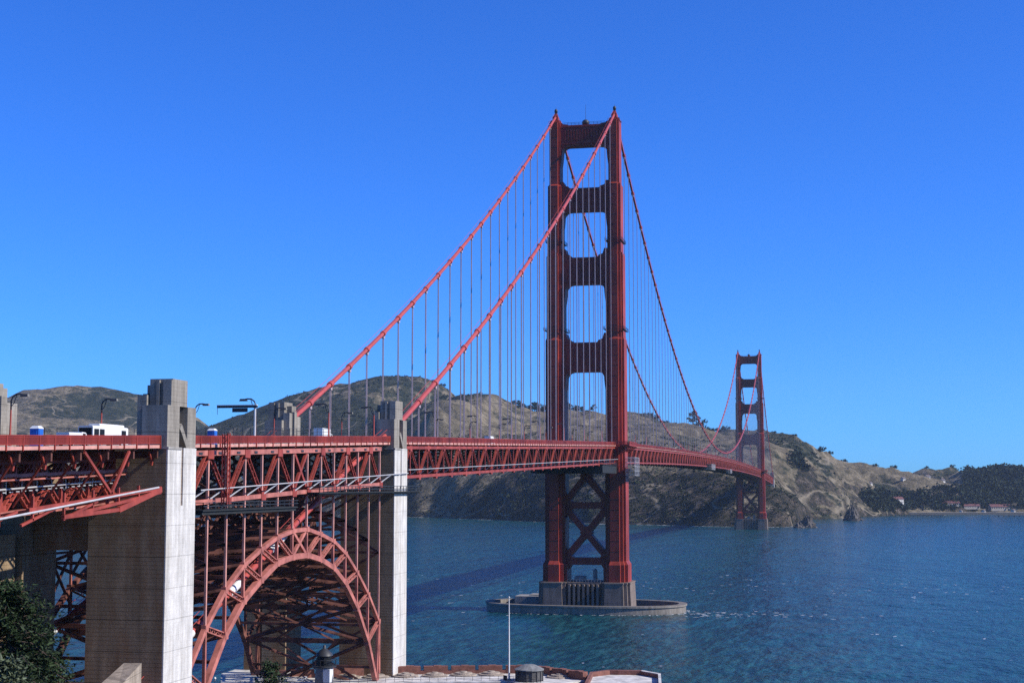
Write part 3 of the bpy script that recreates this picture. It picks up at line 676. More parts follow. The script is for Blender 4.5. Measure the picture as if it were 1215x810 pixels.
# ------------------------------------------------------------------ concrete pylons
def make_pylon(e0, e1, name, label, face, wall=None):
    """one concrete shaft beside the road: stepped art-deco head above a board-marked wall"""
    root = empty(name, label, 'concrete pylon')
    m = MB(); zt = 61.8
    m.box(e0, e1, 0, 10, 0, zt)
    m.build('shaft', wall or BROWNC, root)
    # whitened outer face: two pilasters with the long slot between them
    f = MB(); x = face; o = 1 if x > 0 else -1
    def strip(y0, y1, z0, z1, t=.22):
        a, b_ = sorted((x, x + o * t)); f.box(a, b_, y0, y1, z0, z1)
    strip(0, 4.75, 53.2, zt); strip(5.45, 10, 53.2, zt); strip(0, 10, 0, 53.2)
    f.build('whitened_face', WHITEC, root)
    h = MB()
    def hb(d0, d1, y0, y1, z0, z1):          # d measured inwards from the outer face
        a, b_ = sorted((x - o * d0, x - o * d1)); h.box(a, b_, y0, y1, z0, z1)
    hb(-.05, 4.0, 0.0, 4.1, zt, 68.0)        # front block
    hb(-.05, 3.2, 7.0, 10.0, zt, 68.0)       # rear block
    hb(.9, 4.6, 4.1, 7.0, zt, 65.5); hb(1.3, 4.8, 4.1, 7.0, 65.5, 68.2)   # recess
    hb(.15, 3.8, 2.0, 7.2, 68.0, 72.0)       # tall central head
    hb(3.8, 5.0, 3.6, 6.4, 66, 71.2)
    hb(3.9, 5.4, 1.2, 3.0, zt, 69.6); hb(4.6, 5.7, 3.6, 5.2, zt, 69.9); hb(4.0, 5.0, 6.0, 9.4, zt, 69.0)
    # flutes cut as projecting fins on the south face of the heads
    hb(.15, 1.5, 1.6, 2.0, 68.0, 71.8); hb(2.1, 2.6, 1.6, 2.0, 68.0, 71.8)
    # sloping sill that leads the recess into the slot
    a = x + o * .2; c = x - o * .9
    vs = []
    for xx in (a, c): vs += [(xx, 4.1, 64.6), (xx, 4.75, 63.9), (xx, 6.95, 61.2), (xx, 6.95, 62.6), (xx, 4.75, 65.3)]
    h.add(vs, [(0, 1, 2, 3, 4), (9, 8, 7, 6, 5)] + [(i, 5 + i, 5 + (i + 1) % 5, (i + 1) % 5) for i in range(5)])
    h.build('stepped_head', GREYC, root)
    l = MB(); 
    a, b_ = sorted((x + o * .35, x - o * 4.2)); l.box(a, b_, -.08, 4.6, zt - .28, zt + .05); l.build('string_course', GREY, root)
    return root
S2, S1 = -469.0, -353.4
g = 'concrete pylons at the two ends of the arch'
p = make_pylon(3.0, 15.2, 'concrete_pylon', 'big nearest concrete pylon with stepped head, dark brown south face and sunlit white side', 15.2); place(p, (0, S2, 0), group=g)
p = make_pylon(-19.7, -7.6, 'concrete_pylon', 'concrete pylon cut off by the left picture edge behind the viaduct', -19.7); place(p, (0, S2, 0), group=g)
p = make_pylon(3.0, 15.2, 'concrete_pylon', 'concrete pylon with white side between arch and suspended span, where the right cable ends', 15.2); place(p, (0, S1, 0), group=g); p.scale = (1, 1, 1.042)
p = make_pylon(-19.4, -9.6, 'concrete_pylon', 'smaller concrete pylon showing only its head above the far railing left of the cable', -15.2); place(p, (0, S1, 0), group=g); p.scale = (1, 1, 1.042)
g = 'concrete pylons at the far end of the bridge'
for sx, lb in ((1, 'small white pylon on the far headland right of the far tower'), (-1, 'pale pylon on the far headland hidden behind the far tower')):
    p = make_pylon(*((3, 15.2) if sx > 0 else (-15.2, -7.6)), 'concrete_pylon', lb, sx * 15.2, WHITEC); place(p, (0, 1623, 0), group=g); p.scale = (1, 1, 1.05)
# portal beam tying the near pylons
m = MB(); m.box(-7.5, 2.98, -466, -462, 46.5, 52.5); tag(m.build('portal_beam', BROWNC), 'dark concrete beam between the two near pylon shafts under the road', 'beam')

# ------------------------------------------------------------------ arch bridge over the fort
arch = empty('steel_arch_bridge', 'faded red steel arch span carrying the road over the brick fort', 'arch bridge', (0, 0, 0))
AN = [-450.6 + PAN * i for i in range(13)]
TOPZ = [33.8, 39.3, 42.9, 45.2, 47.0, 47.9, 48.0, 46.8, 45.2, 42.4, 38.2, 33.2, 27.0]
BOTZ = [24.4, 32.0, 37.0, 40.0, 42.5, 43.2, 43.2, 42.0, 40.0, 36.4, 31.0, 23.4, 12.0]
lowz = lambda s: zr(s) - 10.35
topc = lambda s: zr(s) - 2.7
EXT_T = [(-457.2, 27.5), (-458.8, 25.0)]; EXT_B = [(-456.0, 17.0), (-458.8, 11.0)]
for sx in (1, -1):
    x = sx * CE
    rib = bpy.data.objects.new('arch_rib', None); COL.objects.link(rib); rib.parent = arch
    up = MB(); lo = MB(); wb = MB(); near = sx > 0
    tp = [EXT_T[0]] + list(zip(AN, TOPZ)) + [(-358.9, 16.0)]; bt = [EXT_B[1], EXT_B[0]] + list(zip(AN, BOTZ))
    for (a, za), (b_, zb) in zip(tp, tp[1:]): up.beam((x, a, za), (x, b_, zb), .75, .72)
    for (a, za), (b_, zb) in zip(bt, bt[1:]): lo.beam((x, a, za), (x, b_, zb), .95, 1.0)
    for i, s in enumerate(AN): 
        up.box(x - .42, x + .42, s - .55, s + .55, TOPZ[i] - .5, TOPZ[i] + .5); lo.box(x - .52, x + .52, s - .6, s + .6, BOTZ[i] - .6, BOTZ[i] + .6)
        wb.beam((x, s, BOTZ[i]), (x, s, TOPZ[i]), .5, .5)
        if i < 5: wb.laced((x, s, TOPZ[i]), (x, AN[i + 1], BOTZ[i + 1]), .8, .3, 0, (1, 0, 0), .8)
        if i == 5: wb.beam((x, s, TOPZ[i]), (x, AN[6], BOTZ[6]), .5, .6); wb.beam((x - .02, s, BOTZ[i]), (x - .02, AN[6], TOPZ[6]), .5, .6)
        if i > 6: wb.laced((x, s, TOPZ[i]), (x, AN[i - 1], BOTZ[i - 1]), .8, .3, 0, (1, 0, 0), .8)
    wb.beam((x, AN[12], TOPZ[12]), (x, AN[12] - 1.5, 12), .5, .6); wb.laced((x, -457.2, 27.5), (x, AN[0], BOTZ[0]), .8, .3, 0, (1, 0, 0), .8)
    pm = PINK if sx > 0 else SHADED_RED
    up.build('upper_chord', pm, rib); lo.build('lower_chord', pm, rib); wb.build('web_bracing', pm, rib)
    for i, s in enumerate(AN):
        m = MB(); m.beam((x, s, TOPZ[i]), (x, s, lowz(s) + .1), .36, .40); m.build('spandrel_column', SUNLIT_RED if sx > 0 else PINK, arch)
    # deck truss
    dt = bpy.data.objects.new('deck_truss', None); COL.objects.link(dt); dt.parent = arch
    tc = MB(); bc = MB(); wb = MB(); vm = SUNLIT_RED if sx > 0 else SHADED_RED; wm_ = TRUSS if sx > 0 else SHADED_RED
    nodes = [AN[0] - PAN] + AN; 
    for a, b_ in zip(nodes, nodes[1:]):
        tc.beam((x, a, topc(a)), (x, b_, topc(b_)), .9, .85); tc.box(x + .48, x + .56, a + 3, a + 4.3, topc(a) - .1, topc(a) + .25, 1)
        bc.beam((x, a, lowz(a)), (x, b_, lowz(b_)), .8, .75)
    apex = {0, 2, 4, 7, 9, 11}
    for i, s in enumerate(AN):
        vp = MB(); vp.beam((x, s, lowz(s)), (x, s, topc(s)), .38, .40); vp.build('vertical_post', vm, dt)
        if i in apex:
            for j in (i - 1, i + 1):
                if 0 <= j <= 12 : wb.laced((x, s, topc(s)), (x, AN[j], lowz(AN[j])), .95, .24, 0, (1, 0, 0), .8)
            wb.box(x - .55, x + .55, s - 1.1, s + 1.1, topc(s) - .95, topc(s) + .4)
        else: wb.box(x - .5, x + .5, s - 1.0, s + 1.0, lowz(s) - .7, lowz(s) + .95)
    wb.beam((x, AN[5], topc(AN[5])), (x, AN[6], lowz(AN[6])), .5, .6); wb.beam((x - .03, AN[6], topc(AN[6])), (x - .03, AN[5], lowz(AN[5])), .5, .6)
    wb.laced((x, AN[0], topc(AN[0])), (x, AN[0] - PAN, lowz(AN[0])), .95, .33, 0, (1, 0, 0), .8)
    tc.build('top_chord', [pm, DARKMETAL], dt); bc.build('bottom_chord', pm, dt); wb.build('web_bracing', wm_, dt)
deck_parts(arch, -459.0, -343, None)
for sx in (1, -1):
    railing(arch, -459.0, -343.5, sx * 14.4, .22)
    pp = MB(); e = sx * 15.8
    for s in stations(-458, -344, PAN)[:-1]:
        pp.tube([(e, s, lowz(s) + 2.0), (e, s + PAN, lowz(s + PAN) + 2.0)], .12, 6, cap=False); pp.beam((sx * 14.1, s, lowz(s) + .4), (e, s + 1.6, lowz(s) + 2.0), .2)
    pp.build('maintenance_rail', PIPE, arch)
    # inner fence of the cycle path: posts and two wires
    ff = MB(); e = sx * 10.2
    for s in stations(-459, -343.5, 3.81): ff.beam((e, s, zr(s) - 1.4), (e, s, zr(s) + 1.55), .09)
    for h in (1.5, .9, .3): 
        ff.beam((e, -459, zr(-459) + h), (e, -343.5, zr(-343.5) + h), .07)
    ff.build('wire_fence', DARKMETAL, arch)
lb = MB()
for i, s in enumerate(AN[:-1]):
    n_ = AN[i + 1]; hm = .5 * (s + n_); zt_ = .5 * (TOPZ[i] + TOPZ[i + 1])
    for x in (-CE, 0):
        lv = [zt_ + (lowz(hm) - zt_) * k / 2 for k in range(3)]
        for z0, z1 in zip(lv, lv[1:]):
            if z1 - z0 > 2: lb.beam((x, s, z0), (x, n_, z1), .35, .4); lb.beam((x + .05, n_, z0), (x + .05, s, z1), .35, .4); lb.beam((x, s, z1), (x, n_, z1), .35, .4)
    if zt_ < 45: lb.beam((0, hm, zt_), (0, hm, lowz(hm)), .45, .45)
for i, s in enumerate(AN):
    for z, w_ in ((BOTZ[i], 1.0), (TOPZ[i], .7), (lowz(s), .7)): lb.beam((-CE, s, z), (CE, s, z), w_ * .8, w_)
    # sway frames in the planes of the columns
    zz = [BOTZ[i]] + [TOPZ[i]] + [z for z in (TOPZ[i] + (lowz(s) - TOPZ[i]) * k / 2 for k in (1, 2)) if lowz(s) - TOPZ[i] > 8]
    for z0, z1 in zip(zz, zz[1:]):
        if z1 - z0 > 2:
            lb.beam((-CE, s, z0), (CE, s, z1), .4, .5); lb.beam((CE, s + .1, z0), (-CE, s + .1, z1), .4, .5); lb.beam((-CE, s, z1), (CE, s, z1), .4, .5)
    lb.beam((-CE, s, lowz(s)), (0, s, topc(s) - .4), .35, .4); lb.beam((CE, s, lowz(s)), (0, s, topc(s) - .4), .35, .4)
    if i < 12:
        n_ = AN[i + 1]; hm = .5 * (s + n_)
        for zz_ in (BOTZ, TOPZ):
            zm = .5 * (zz_[i] + zz_[i + 1]); lb.beam((-CE, hm, zm), (CE, hm, zm), .5, .55); lb.beam((-CE / 2, s, zz_[i]), (0, hm, zm), .35); lb.beam((CE / 2, s, zz_[i]), (0, hm, zm), .35); lb.beam((-CE / 2, n_, zz_[i + 1]), (0, hm, zm), .35); lb.beam((CE / 2, n_, zz_[i + 1]), (0, hm, zm), .35)
            lb.laced((-CE, s, zz_[i]), (CE, n_, zz_[i + 1]), .8, .3, 0, (0, .3, 1), 1.0); lb.laced((CE, s, zz_[i] - .05), (-CE, n_, zz_[i + 1] - .05), .8, .3, 0, (0, .3, 1), 1.0)
        lb.beam((-CE, s, lowz(s)), (CE, n_, lowz(n_)), .35, .4); lb.beam((CE, s, lowz(s) - .03), (-CE, n_, lowz(n_) - .03), .35, .4)
lb.build('lateral_bracing', SHADED_RED, arch)
# ------------------------------------------------------------------ south viaduct
via = empty('viaduct', 'red steel truss viaduct with dark underside running in from the left to the nearest pylon', 'viaduct', (0, 0, 0))
VA, VB = -469.4 - PAN * 9, -469.4
deck_parts(via, VA, VB, None)
for sx in (1, -1):
    railing(via, VA, VB, sx * 14.4, .22)
    vt = bpy.data.objects.new('deck_truss', None); COL.objects.link(vt); vt.parent = via
    tc = MB(); bc = MB(); wb = MB(); x = sx * 7.0
    lz = lambda s: 54.0 + (s + 469.0) * .052
    ss = stations(VA, VB, PAN)
    for i, s in enumerate(ss):
        wb.beam((x, s, lz(s)), (x, s, zr(s) - 3.2), .5, .5); wb.box(x - .4, x + .4, s - .8, s + .8, lz(s) - .1, lz(s) + 1.2)
        if i + 1 < len(ss):
            n_ = ss[i + 1]; tc.beam((x, s, zr(s) - 3.3), (x, n_, zr(n_) - 3.3), .8, .8); bc.beam((x, s, lz(s)), (x, n_, lz(n_)), .9, .8)
            wb.laced((x, s, lz(s)), (x, n_, zr(n_) - 3.3), .8, .32, 0, (1, 0, 0), .8); wb.laced((x - .1, n_, lz(n_)), (x - .1, s, zr(s) - 3.3), .8, .32, 0, (1, 0, 0), .8)
            bc.beam((sx * 9, s, zr(s) - 5.1), (sx * 9, n_, zr(n_) - 5.0), .5, .45)
            if sx > 0: bc.beam((sx * 9, s, zr(s) - 5.65), (sx * 9, n_, zr(n_) - 5.6), .4, .2)
        wb.beam((sx * 13.4, s, zr(s) - 2.1), (sx * 13.0, s, zr(s) - 4.3), .35, .35); wb.beam((sx * 13.0, s - .8, zr(s) - 2.3), (sx * 13.0, s, zr(s) - 3.6), .25); wb.beam((sx * 13.0, s + .8, zr(s) - 2.3), (sx * 13.0, s, zr(s) - 3.6), .25)
        wb.beam((sx * 13.6, s, zr(s) - 2.4), (x, s + 3, lz(s) + 1.0), .22, .22); wb.beam((sx * 9, s, zr(s) - 5.8), (sx * 9, s, zr(s) - 4), .3)
    tc.build('top_chord', TRUSS if sx > 0 else SHADED_RED, vt); bc.build('bottom_chord', PINK if sx > 0 else SHADED_RED, vt); wb.build('web_bracing', TRUSS if sx > 0 else SHADED_RED, vt)
    # outrigger bay beside the pylon: two long hangers and the tapered nose of the bottom chord
    og = MB(); e = sx * 14.2
    og.beam((e, -491.8, zr(-491.8) - 2.2), (e, -481.9, 53.6), .3, .4); og.beam((e, -478.9, zr(-478.9) - 2.2), (e, -485.2, 53.7), .3, .4)
    og.beam((sx * 15.3, -499, 52.2), (sx * 15.3, -484, 52.9), .5, .5); og.beam((sx * 15.3, -484, 52.9), (sx * 15.3, -471.0, 55.6), .6, .75); og.beam((sx * 15.3, -507.5, 53.2), (sx * 15.3, -471.0, 55.8), .45, .5); og.beam((sx * 15.3, -499, 52.2), (sx * 15.3, -471, 55.2), .4, .4)
    for s in (-514, -506.4, -498.8, -491.2, -484, -478): og.beam((sx * 15.3, s, 53.2 + (s + 507) * .06), (sx * 8, s, lz(s)), .3, .3); og.beam((sx * 15.3, s, 51.9 + (s + 507) * .08), (sx * 15.3, s, 54.6 + (s + 514) * .044), .3)
    for s in (-514, -504, -494): og.beam((sx * 15.3, s - 5, lz(s) - .8), (sx * 15.3, s + 4, lz(s) + 1.4), .3)
    og.build('outrigger_frame', TRUSS, via)
    pp = MB(); e = sx * 15.5
    pp.tube([(e, VA, 50.2), (e, -472.0, 55.9)], .15, 8); pp.tube([(sx * -7.8, VA, 54), (sx * -7.8, -470, 57.0)], .14, 8)
    for k in np.arange(VA + 2, -470, 1.6): pp.beam((sx * -7.8, k, 54.0 + (k - VA) * .0435 - .35), (sx * -7.8, k + .8, 54.0 + (k - VA) * .0435 - .35), .12); 
    for k in np.arange(VA, -470, 3.8): pp.beam((sx * -7.8, k, 53.4 + (k - VA) * .0435), (sx * -7.8, k, 55.6 + (k - VA) * .0435), .08)
    pp.build('maintenance_rail', PIPE, via)
lb = MB()
for i, s in enumerate(stations(VA, VB, PAN)):
    lb.beam((-7, s, lz(s)), (7, s, lz(s)), .5, .6); lb.beam((-7, s, lz(s)), (7, s, zr(s) - 3.4), .4, .4); lb.beam((7, s + .1, lz(s)), (-7, s + .1, zr(s) - 3.4), .4, .4)
lb.build('lateral_bracing', SHADED_RED, via)
# anchorage housing behind the near pylons that darkens the space under the viaduct
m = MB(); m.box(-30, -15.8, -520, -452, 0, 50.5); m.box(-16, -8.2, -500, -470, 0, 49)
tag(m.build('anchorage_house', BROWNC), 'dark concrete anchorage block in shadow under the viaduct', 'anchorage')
#PART3

# ------------------------------------------------------------------ maintenance platforms hung below the trusses
def platform(name, label, x0, x1, y0, y1, z, depth, tarp=True, mats=(TARP, DARKMETAL)):
    m = MB(); m.box(x0, x1, y0, y1, z - .25, z, 0)
    if tarp: m.box(x0 + .3, x1 - .3, y0 + .3, y1 - .3, z - depth, z - .26, 0)
    m2 = MB()
    for x in (x0, x1):
        for h in (.55, 1.1): m2.beam((x, y0, z + h), (x, y1, z + h), .12)
        for y in stations(y0, y1, 2.4): m2.beam((x, y, z), (x, y, z + 1.15), .12)
    for y in (y0, y1):
        for h in (.55, 1.1): m2.beam((x0, y, z + h), (x1, y, z + h), .12)
        for x in stations(x0, x1, 2.4): m2.beam((x, y, z), (x, y, z + 1.15), .12)
    root = empty(name, label, 'work platform', group=None)
    m.build('platform_floor', mats[0], root); m2.build('guard_rail', mats[1], root)
    return root
platform('work_platform', 'dark covered work platform slung under the deck just before the near tower', -15.5, 15.5, -52, -11, 64.9, 3.6)
platform('work_platform', 'long dark work platform under the arch span beside the nearest pylon', 9.5, 15.4, -456, -414, 52.4, .8)
platform('work_platform', 'thin dark work platform passing the pylon at the far foot of the arch', 13.9, 16.6, -406, -336, 54.9, .5)
def scaffold(label, x0, x1, y0, y1, z0, z1):
    root = empty('scaffold', label, 'scaffold'); m = MB(); f = MB()
    for x in stations(x0, x1, 2.0):
        for y in stations(y0, y1, 3.2): m.beam((x, y, z0), (x, y, z1), .10)
    for z in np.arange(z0, z1 + .1, 2.0):
        for x in stations(x0, x1, 2.0): m.beam((x, y0, z), (x, y1, z), .11)
        for y in stations(y0, y1, 3.2): m.beam((x0, y, z), (x1, y, z), .09)
        if z < z0 + 4.1: f.box(x0 + .4, x1 - .6, y0, y1, z - .08, z)
    for y in stations(y0, y1, 2.0)[:-1]: m.beam((x1, y, z0), (x1, y + 2, z1), .1)
    m.build('frame', PIPE, root); f.build('plank_floor', WALK, root)
scaffold('grey tube scaffold hanging beside the near tower leg under the road', 19.0, 23.0, -9, 7, 60.5, 68.5)
scaffold('white maintenance cradle under the middle of the main span', 12, 17.5, 470, 505, 68.0, 72.0)
scaffold('second smaller maintenance cradle under the main span nearer the far tower', 12, 16, 690, 712, 67.0, 70.6)

# access mast on the arch span
m = MB(); x, s = 15.6, -449.4
for dx, dy in ((0, 0), (.9, 0), (0, .9), (.9, .9)): m.beam((x + dx, s + dy, lowz(s) - .5), (x + dx, s + dy, zr(s) + .3), .16)
for z in np.arange(lowz(s), zr(s), .9): m.beam((x, s, z), (x + .9, s, z + .9), .09); m.beam((x + .9, s, z), (x + .9, s + .9, z + .9), .09); m.box(x, x + .9, s, s + .9, z, z + .06)
tag(m.build('access_mast', RED), 'slim red lattice ladder mast against the railing right of the nearest pylon', 'ladder mast')

# ------------------------------------------------------------------ street lamps along the road
def make_lamp():
    root = empty('street_lamp', 'lamp', 'street lamp')
    p = MB(); p.lathe((0, 0, 0), [(.26, 0), (.26, .9), (.17, 1.0), (.12, 6.2)], 8); p.build('pole', RED, root)
    a = MB(); a.tube([(0, 0, 6.1), (0, 0, 6.9), (.25, 0, 7.5), (.8, 0, 7.9), (1.5, 0, 7.95), (2.0, 0, 7.85)], .13, 8); a.tube([(0, 0, 6.0), (.5, 0, 6.6), (.9, 0, 7.8)], .06, 6); a.build('arm', DARKMETAL, root)
    h = MB(); h.prism_xy([(1.6, -.34), (2.9, -.28), (3.1, 0), (2.9, .28), (1.6, .34)], 7.55, 7.95, 0, [(1.7, -.22), (2.8, -.18), (2.95, 0), (2.8, .18), (1.7, .22)]); h.build('lamp_head', DARKMETAL, root)
    return root
lamp0 = make_lamp(); first = True
def lamp(e, s, label, group=None):
    global first
    o = lamp0 if first else copy_tree(lamp0); first = False
    place(o, (e, s, zr(s) - 1.4), 0 if e < 0 else math.pi, label, group=group)
near = [(-12.0, -466.0, 'curved lamp at the left picture edge in front of the cut-off pylon'), (-12.0, -437.0, 'tall curved lamp standing behind the white bus'),
        (-12.0, -398.5, 'curved lamp peeping out right of the nearest pylon'), (12.0, -426.8, 'lamp with double head beside the cantilever sign'),
        (-12.0, -356.0, 'lamp just right of the small pylon head by the cable end'), (12.0, -388.0, 'tall lamp left of the cable over the white truck, arm to the left'),
        (-12.0, -309.0, 'lamp right of the tall one over the white truck, arm to the right'), (12.0, -358.0, 'lamp right beside the head of the arch foot pylon'),
        (12.0, -306.5, 'first lamp beyond the arch foot pylon on the near railing')]
for e, s, lb in near: lamp(e, s, lb)
for i, s in enumerate(np.arange(-261, -20, 45.7)):
    for e in (12.0, -12.0): lamp(e, s + (0 if e > 0 else -3), 'road lamp in the row between the arch and the near tower', 'lamps between the arch and the near tower')
for i, s in enumerate(np.arange(30, 1600, 45.7)):
    for e in (12.0, -12.0): lamp(e, s, 'tiny road lamp in the row beyond the near tower', 'lamps beyond the near tower')
# cantilever sign on the near railing
sg = empty('cantilever_sign', 'flat dark sign gantry with white top edge reaching over the road, seen edge on', 'sign gantry', (12.6, -428.5, zr(-428.5) - 1.4))
m = MB(); m.tube([(0, 0, 0), (0, 0, 6.9)], .2, 8); m.build('post', PIPE, sg)
m = MB(); m.box(-7.0, .4, -.25, .25, 6.35, 6.75); m.box(-7.0, .4, -.3, .3, 6.75, 6.87, 1); m.beam((-7, 0, 5.2), (-7, 0, 6.4), .06); m.build('beam', [DARKMETAL, WHITE], sg)
m = MB(); m.box(-4.2, -1.4, -.1, .1, 5.6, 6.3); m.build('sign_panel', DARKMETAL, sg)

# ------------------------------------------------------------------ vehicles and cabins on the road
def rounded_box(m, x0, x1, y0, y1, z0, z1, r, mi=0, seg=4):
    """box with rounded long top edges, running along y"""
    pts = [(x0, z0), (x1, z0)] + [(x1 - r + r * math.cos(t), z1 - r + r * math.sin(t)) for t in np.linspace(0, math.pi / 2, seg)] + [(x0 + r + r * math.cos(t), z1 - r + r * math.sin(t)) for t in np.linspace(math.pi / 2, math.pi, seg)]
    m.prism_xz(pts, y0, y1, mi)
def wheel(root, x, y, r=.48):
    m = MB(); m.tube([(x - .14, y, r), (x + .14, y, r)], r, 16); w_ = m.build('wheel', DARKMETAL, root)
    m = MB(); m.tube([(x - .16, y, r), (x + .16, y, r)], r * .55, 12); m.build('rim', PIPE, w_)
bus = empty('bus', 'white city bus with dark windows on the road left of the nearest pylon', 'bus', (-4.0, -451.5, zr(-451.5) - 1.5))
m = MB(); rounded_box(m, -1.28, 1.28, -6.0, 6.0, .4, 3.1, .28); m.build('body', WHITE, bus)
m = MB(); rounded_box(m, -.95, .95, -3.2, 5.2, 3.05, 3.5, .2); m.build('roof_unit', WHITE, bus)
for sx in (-1, 1):
    for k in (0, 1, 5):
        m = MB(); a, b_ = sorted((sx * 1.27, sx * 1.3)); m.box(a, b_, -5.6 + k * 1.85, -4.0 + k * 1.85, 1.45, 2.6); m.build('window', GLASS, bus)
m = MB(); m.box(-1.1, 1.1, -6.03, -5.98, 1.2, 2.75); m.build('rear_window', GLASS, bus)
m = MB(); m.box(-1.1, 1.1, 5.98, 6.03, 1.1, 2.8); m.build('windscreen', GLASS, bus)
for x in (-1.15, 1.15):
    for y in (-3.6, 3.9): wheel(bus, x, y)
def van(label, loc, body=WHITE, L_=6.2, H_=2.7, cat='van'):
    v = empty(cat.replace(' ', '_'), label, cat, loc); m = MB()
    rounded_box(m, -1.0, 1.0, -L_ / 2, L_ / 2 - 1.9, .4, H_, .15); m.build('cargo_box', body, v)
    m = MB(); y = L_ / 2; m.add([(sx * .98, a, z) for sx in (-1, 1) for a, z in ((y - 1.88, .4), (y, .4), (y, 1.25), (y - .75, 2.05), (y - 1.88, 2.1))],
          [(0, 1, 2, 3, 4)[::-1], (5, 6, 7, 8, 9)] + [(i, (i + 1) % 5, 5 + (i + 1) % 5, 5 + i) for i in range(5)]); m.build('cab', body, v)
    m = MB(); m.add([(-.85, y - .06, 1.36), (.85, y - .06, 1.36), (.85, y - .67, 2.02), (-.85, y - .67, 2.02)], [(0, 1, 2, 3)]); m.build('windscreen', GLASS, v)
    m = MB(); m.box(-1.0, 1.0, y - 1.6, y - .8, 1.3, 1.9); m.build('side_window', GLASS, v)
    for x in (-.9, .9):
        for yy in (-L_ / 2 + 1.2, L_ / 2 - 1.1): wheel(v, x, yy, .38)
    return v
def car(label, loc, body):
    v = empty('car', label, 'car', loc); m = MB()
    prof = [(-2.2, .35), (2.2, .35), (2.2, .75), (1.9, .9), (1.0, 1.0), (.45, 1.45), (-1.1, 1.5), (-1.8, 1.05), (-2.2, .95)]
    m.add([(sx * .88, a, z) for sx in (-1, 1) for a, z in prof], [tuple(range(9))[::-1], tuple(range(9, 18))] + [(i, (i + 1) % 9, 9 + (i + 1) % 9, 9 + i) for i in range(9)]); m.build('body', body, v)
    m = MB(); m.add([(sx * .9, a, z) for sx in (-1, 1) for a, z in ((.85, 1.02), (.4, 1.4), (-1.05, 1.43), (-1.6, 1.05))], [(0, 1, 2, 3)[::-1], (4, 5, 6, 7)] + [(i, (i + 1) % 4, 4 + (i + 1) % 4, 4 + i) for i in range(4)]); m.build('window', GLASS, v)
    for x in (-.8, .8):
        for yy in (-1.35, 1.35): wheel(v, x, yy, .33)
    return v
SILVER = mat('silver_car_paint', (.45, .46, .47), .3, .05, 1, metal=.4); DBLUE = mat('dark_blue_car_paint', (.02, .03, .08), .3, .05, 1)
def road_at(px, e): 
    q = at_e(px, 515, e); return (e, float(q[1]), zr(float(q[1])) - 1.49)
van('white delivery truck over the arch span, left of the arch foot pylon', road_at(384, 5), WHITE, 7.0, 3.2, 'truck')
van('white van on the road in front of the bus end, beside the near railing', road_at(86, 6), WHITE, 5.5, 1.95)
car('silver car close to the arch foot pylon head', road_at(441, 7.5), SILVER)
van('white van between the arch foot pylon and the near tower', road_at(581, 4), WHITE, 6, 2.6)
van('white truck beyond the near tower, first on the main span', (4, 330, zr(330) - 1.49), WHITE, 7, 3.2, 'truck')
van('small white van far along the main span', (6, 640, zr(640) - 1.49), WHITE, 6, 2.6)
car('dark blue car near the near tower leg', (6, -60, zr(-60) - 1.49), DBLUE)
car('white car behind the near tower on the main span', (4, 120, zr(120) - 1.49), WHITE)
for px, lb in ((43.5, 'blue portable toilet with white roof at the railing left of the bus'), (252, 'blue portable toilet with white roof right of the nearest pylon')):
    q = at_e(px, 512, 11.5); t = empty('portable_toilet', lb, 'portable toilet', (11.5, float(q[1]), zr(float(q[1])) - 1.36), 0, 'portable toilets')
    m = MB(); m.box(-.6, .6, -.6, .6, .05, 2.25); 
    for k in (-.3, 0, .3): m.box(k - .03, k + .03, -.63, -.6, .2, 2.1)
    m.build('cabin', BLUE, t); m = MB(); m.prism_xy([(-.66, -.66), (.66, -.66), (.66, .66), (-.66, .66)], 2.25, 2.6, 0, [(-.4, -.4), (.4, -.4), (.4, .4), (-.4, .4)]); m.build('roof', WHITE, t)
    m = MB(); m.box(.6, .64, -.4, .4, .15, 2.0); m.build('door', BLUE, t)

# ------------------------------------------------------------------ brick fort below the arch
fort = empty('brick_fort', 'red brick fort with pale flat roof, parapet and round gun mounts by the water', 'fort')
def gp(x, y, z): q = at_z(x, y, z); return (float(q[0]), float(q[1]))
ZR_, ZP = 14.6, 16.3
outer = [gp(300, 793.5, ZP), gp(345, 794.0, ZP), gp(470, 789.5, ZP), gp(600, 788.2, ZP), gp(640, 789.0, ZP), gp(700, 796.5, ZP)]
def inset(pts, d):
    r = []
    for i, p in enumerate(pts):
        a = Vector(pts[max(i - 1, 0)]); b_ = Vector(pts[min(i + 1, len(pts) - 1)]); t = (b_ - a).normalized(); n_ = Vector((t.y, -t.x)); r.append((p[0] + n_.x * d, p[1] + n_.y * d))
    return r
inner = inset(outer, 15.0); pin = inset(outer, 1.5)
m = MB(); m.prism_xy(outer + inner[::-1], 0, ZR_ - .4); m.build('casemate_wall', BRICK, fort)
m = MB(); m.prism_xy(inset(outer, 1.4) + inset(outer, 14.9)[::-1], ZR_ - .4, ZR_); m.build('roof', ROOFW, fort)
m = MB()
for i in range(len(outer) - 1):
    a, b_, c_, d_ = Vector(outer[i]), Vector(outer[i + 1]), Vector(pin[i + 1]), Vector(pin[i]); L_ = (b_ - a).length; n_ = max(1, round(L_ / 6.2))
    for k in range(n_):
        for u0, u1, h in ((k / n_, (k + .36) / n_, 0), ((k + .36) / n_, (k + .64) / n_, .12), ((k + .64) / n_, (k + .87) / n_, 0), ((k + .87) / n_, (k + 1) / n_, -.95)):
            q = [a.lerp(b_, u0), a.lerp(b_, u1), d_.lerp(c_, u1), d_.lerp(c_, u0)]
            m.prism_xy([tuple(v) for v in q][::-1], ZR_ - .4, ZP + h)
m.build('parapet', BRICK, fort)
m = MB()
ip = inset(outer, 13.9)
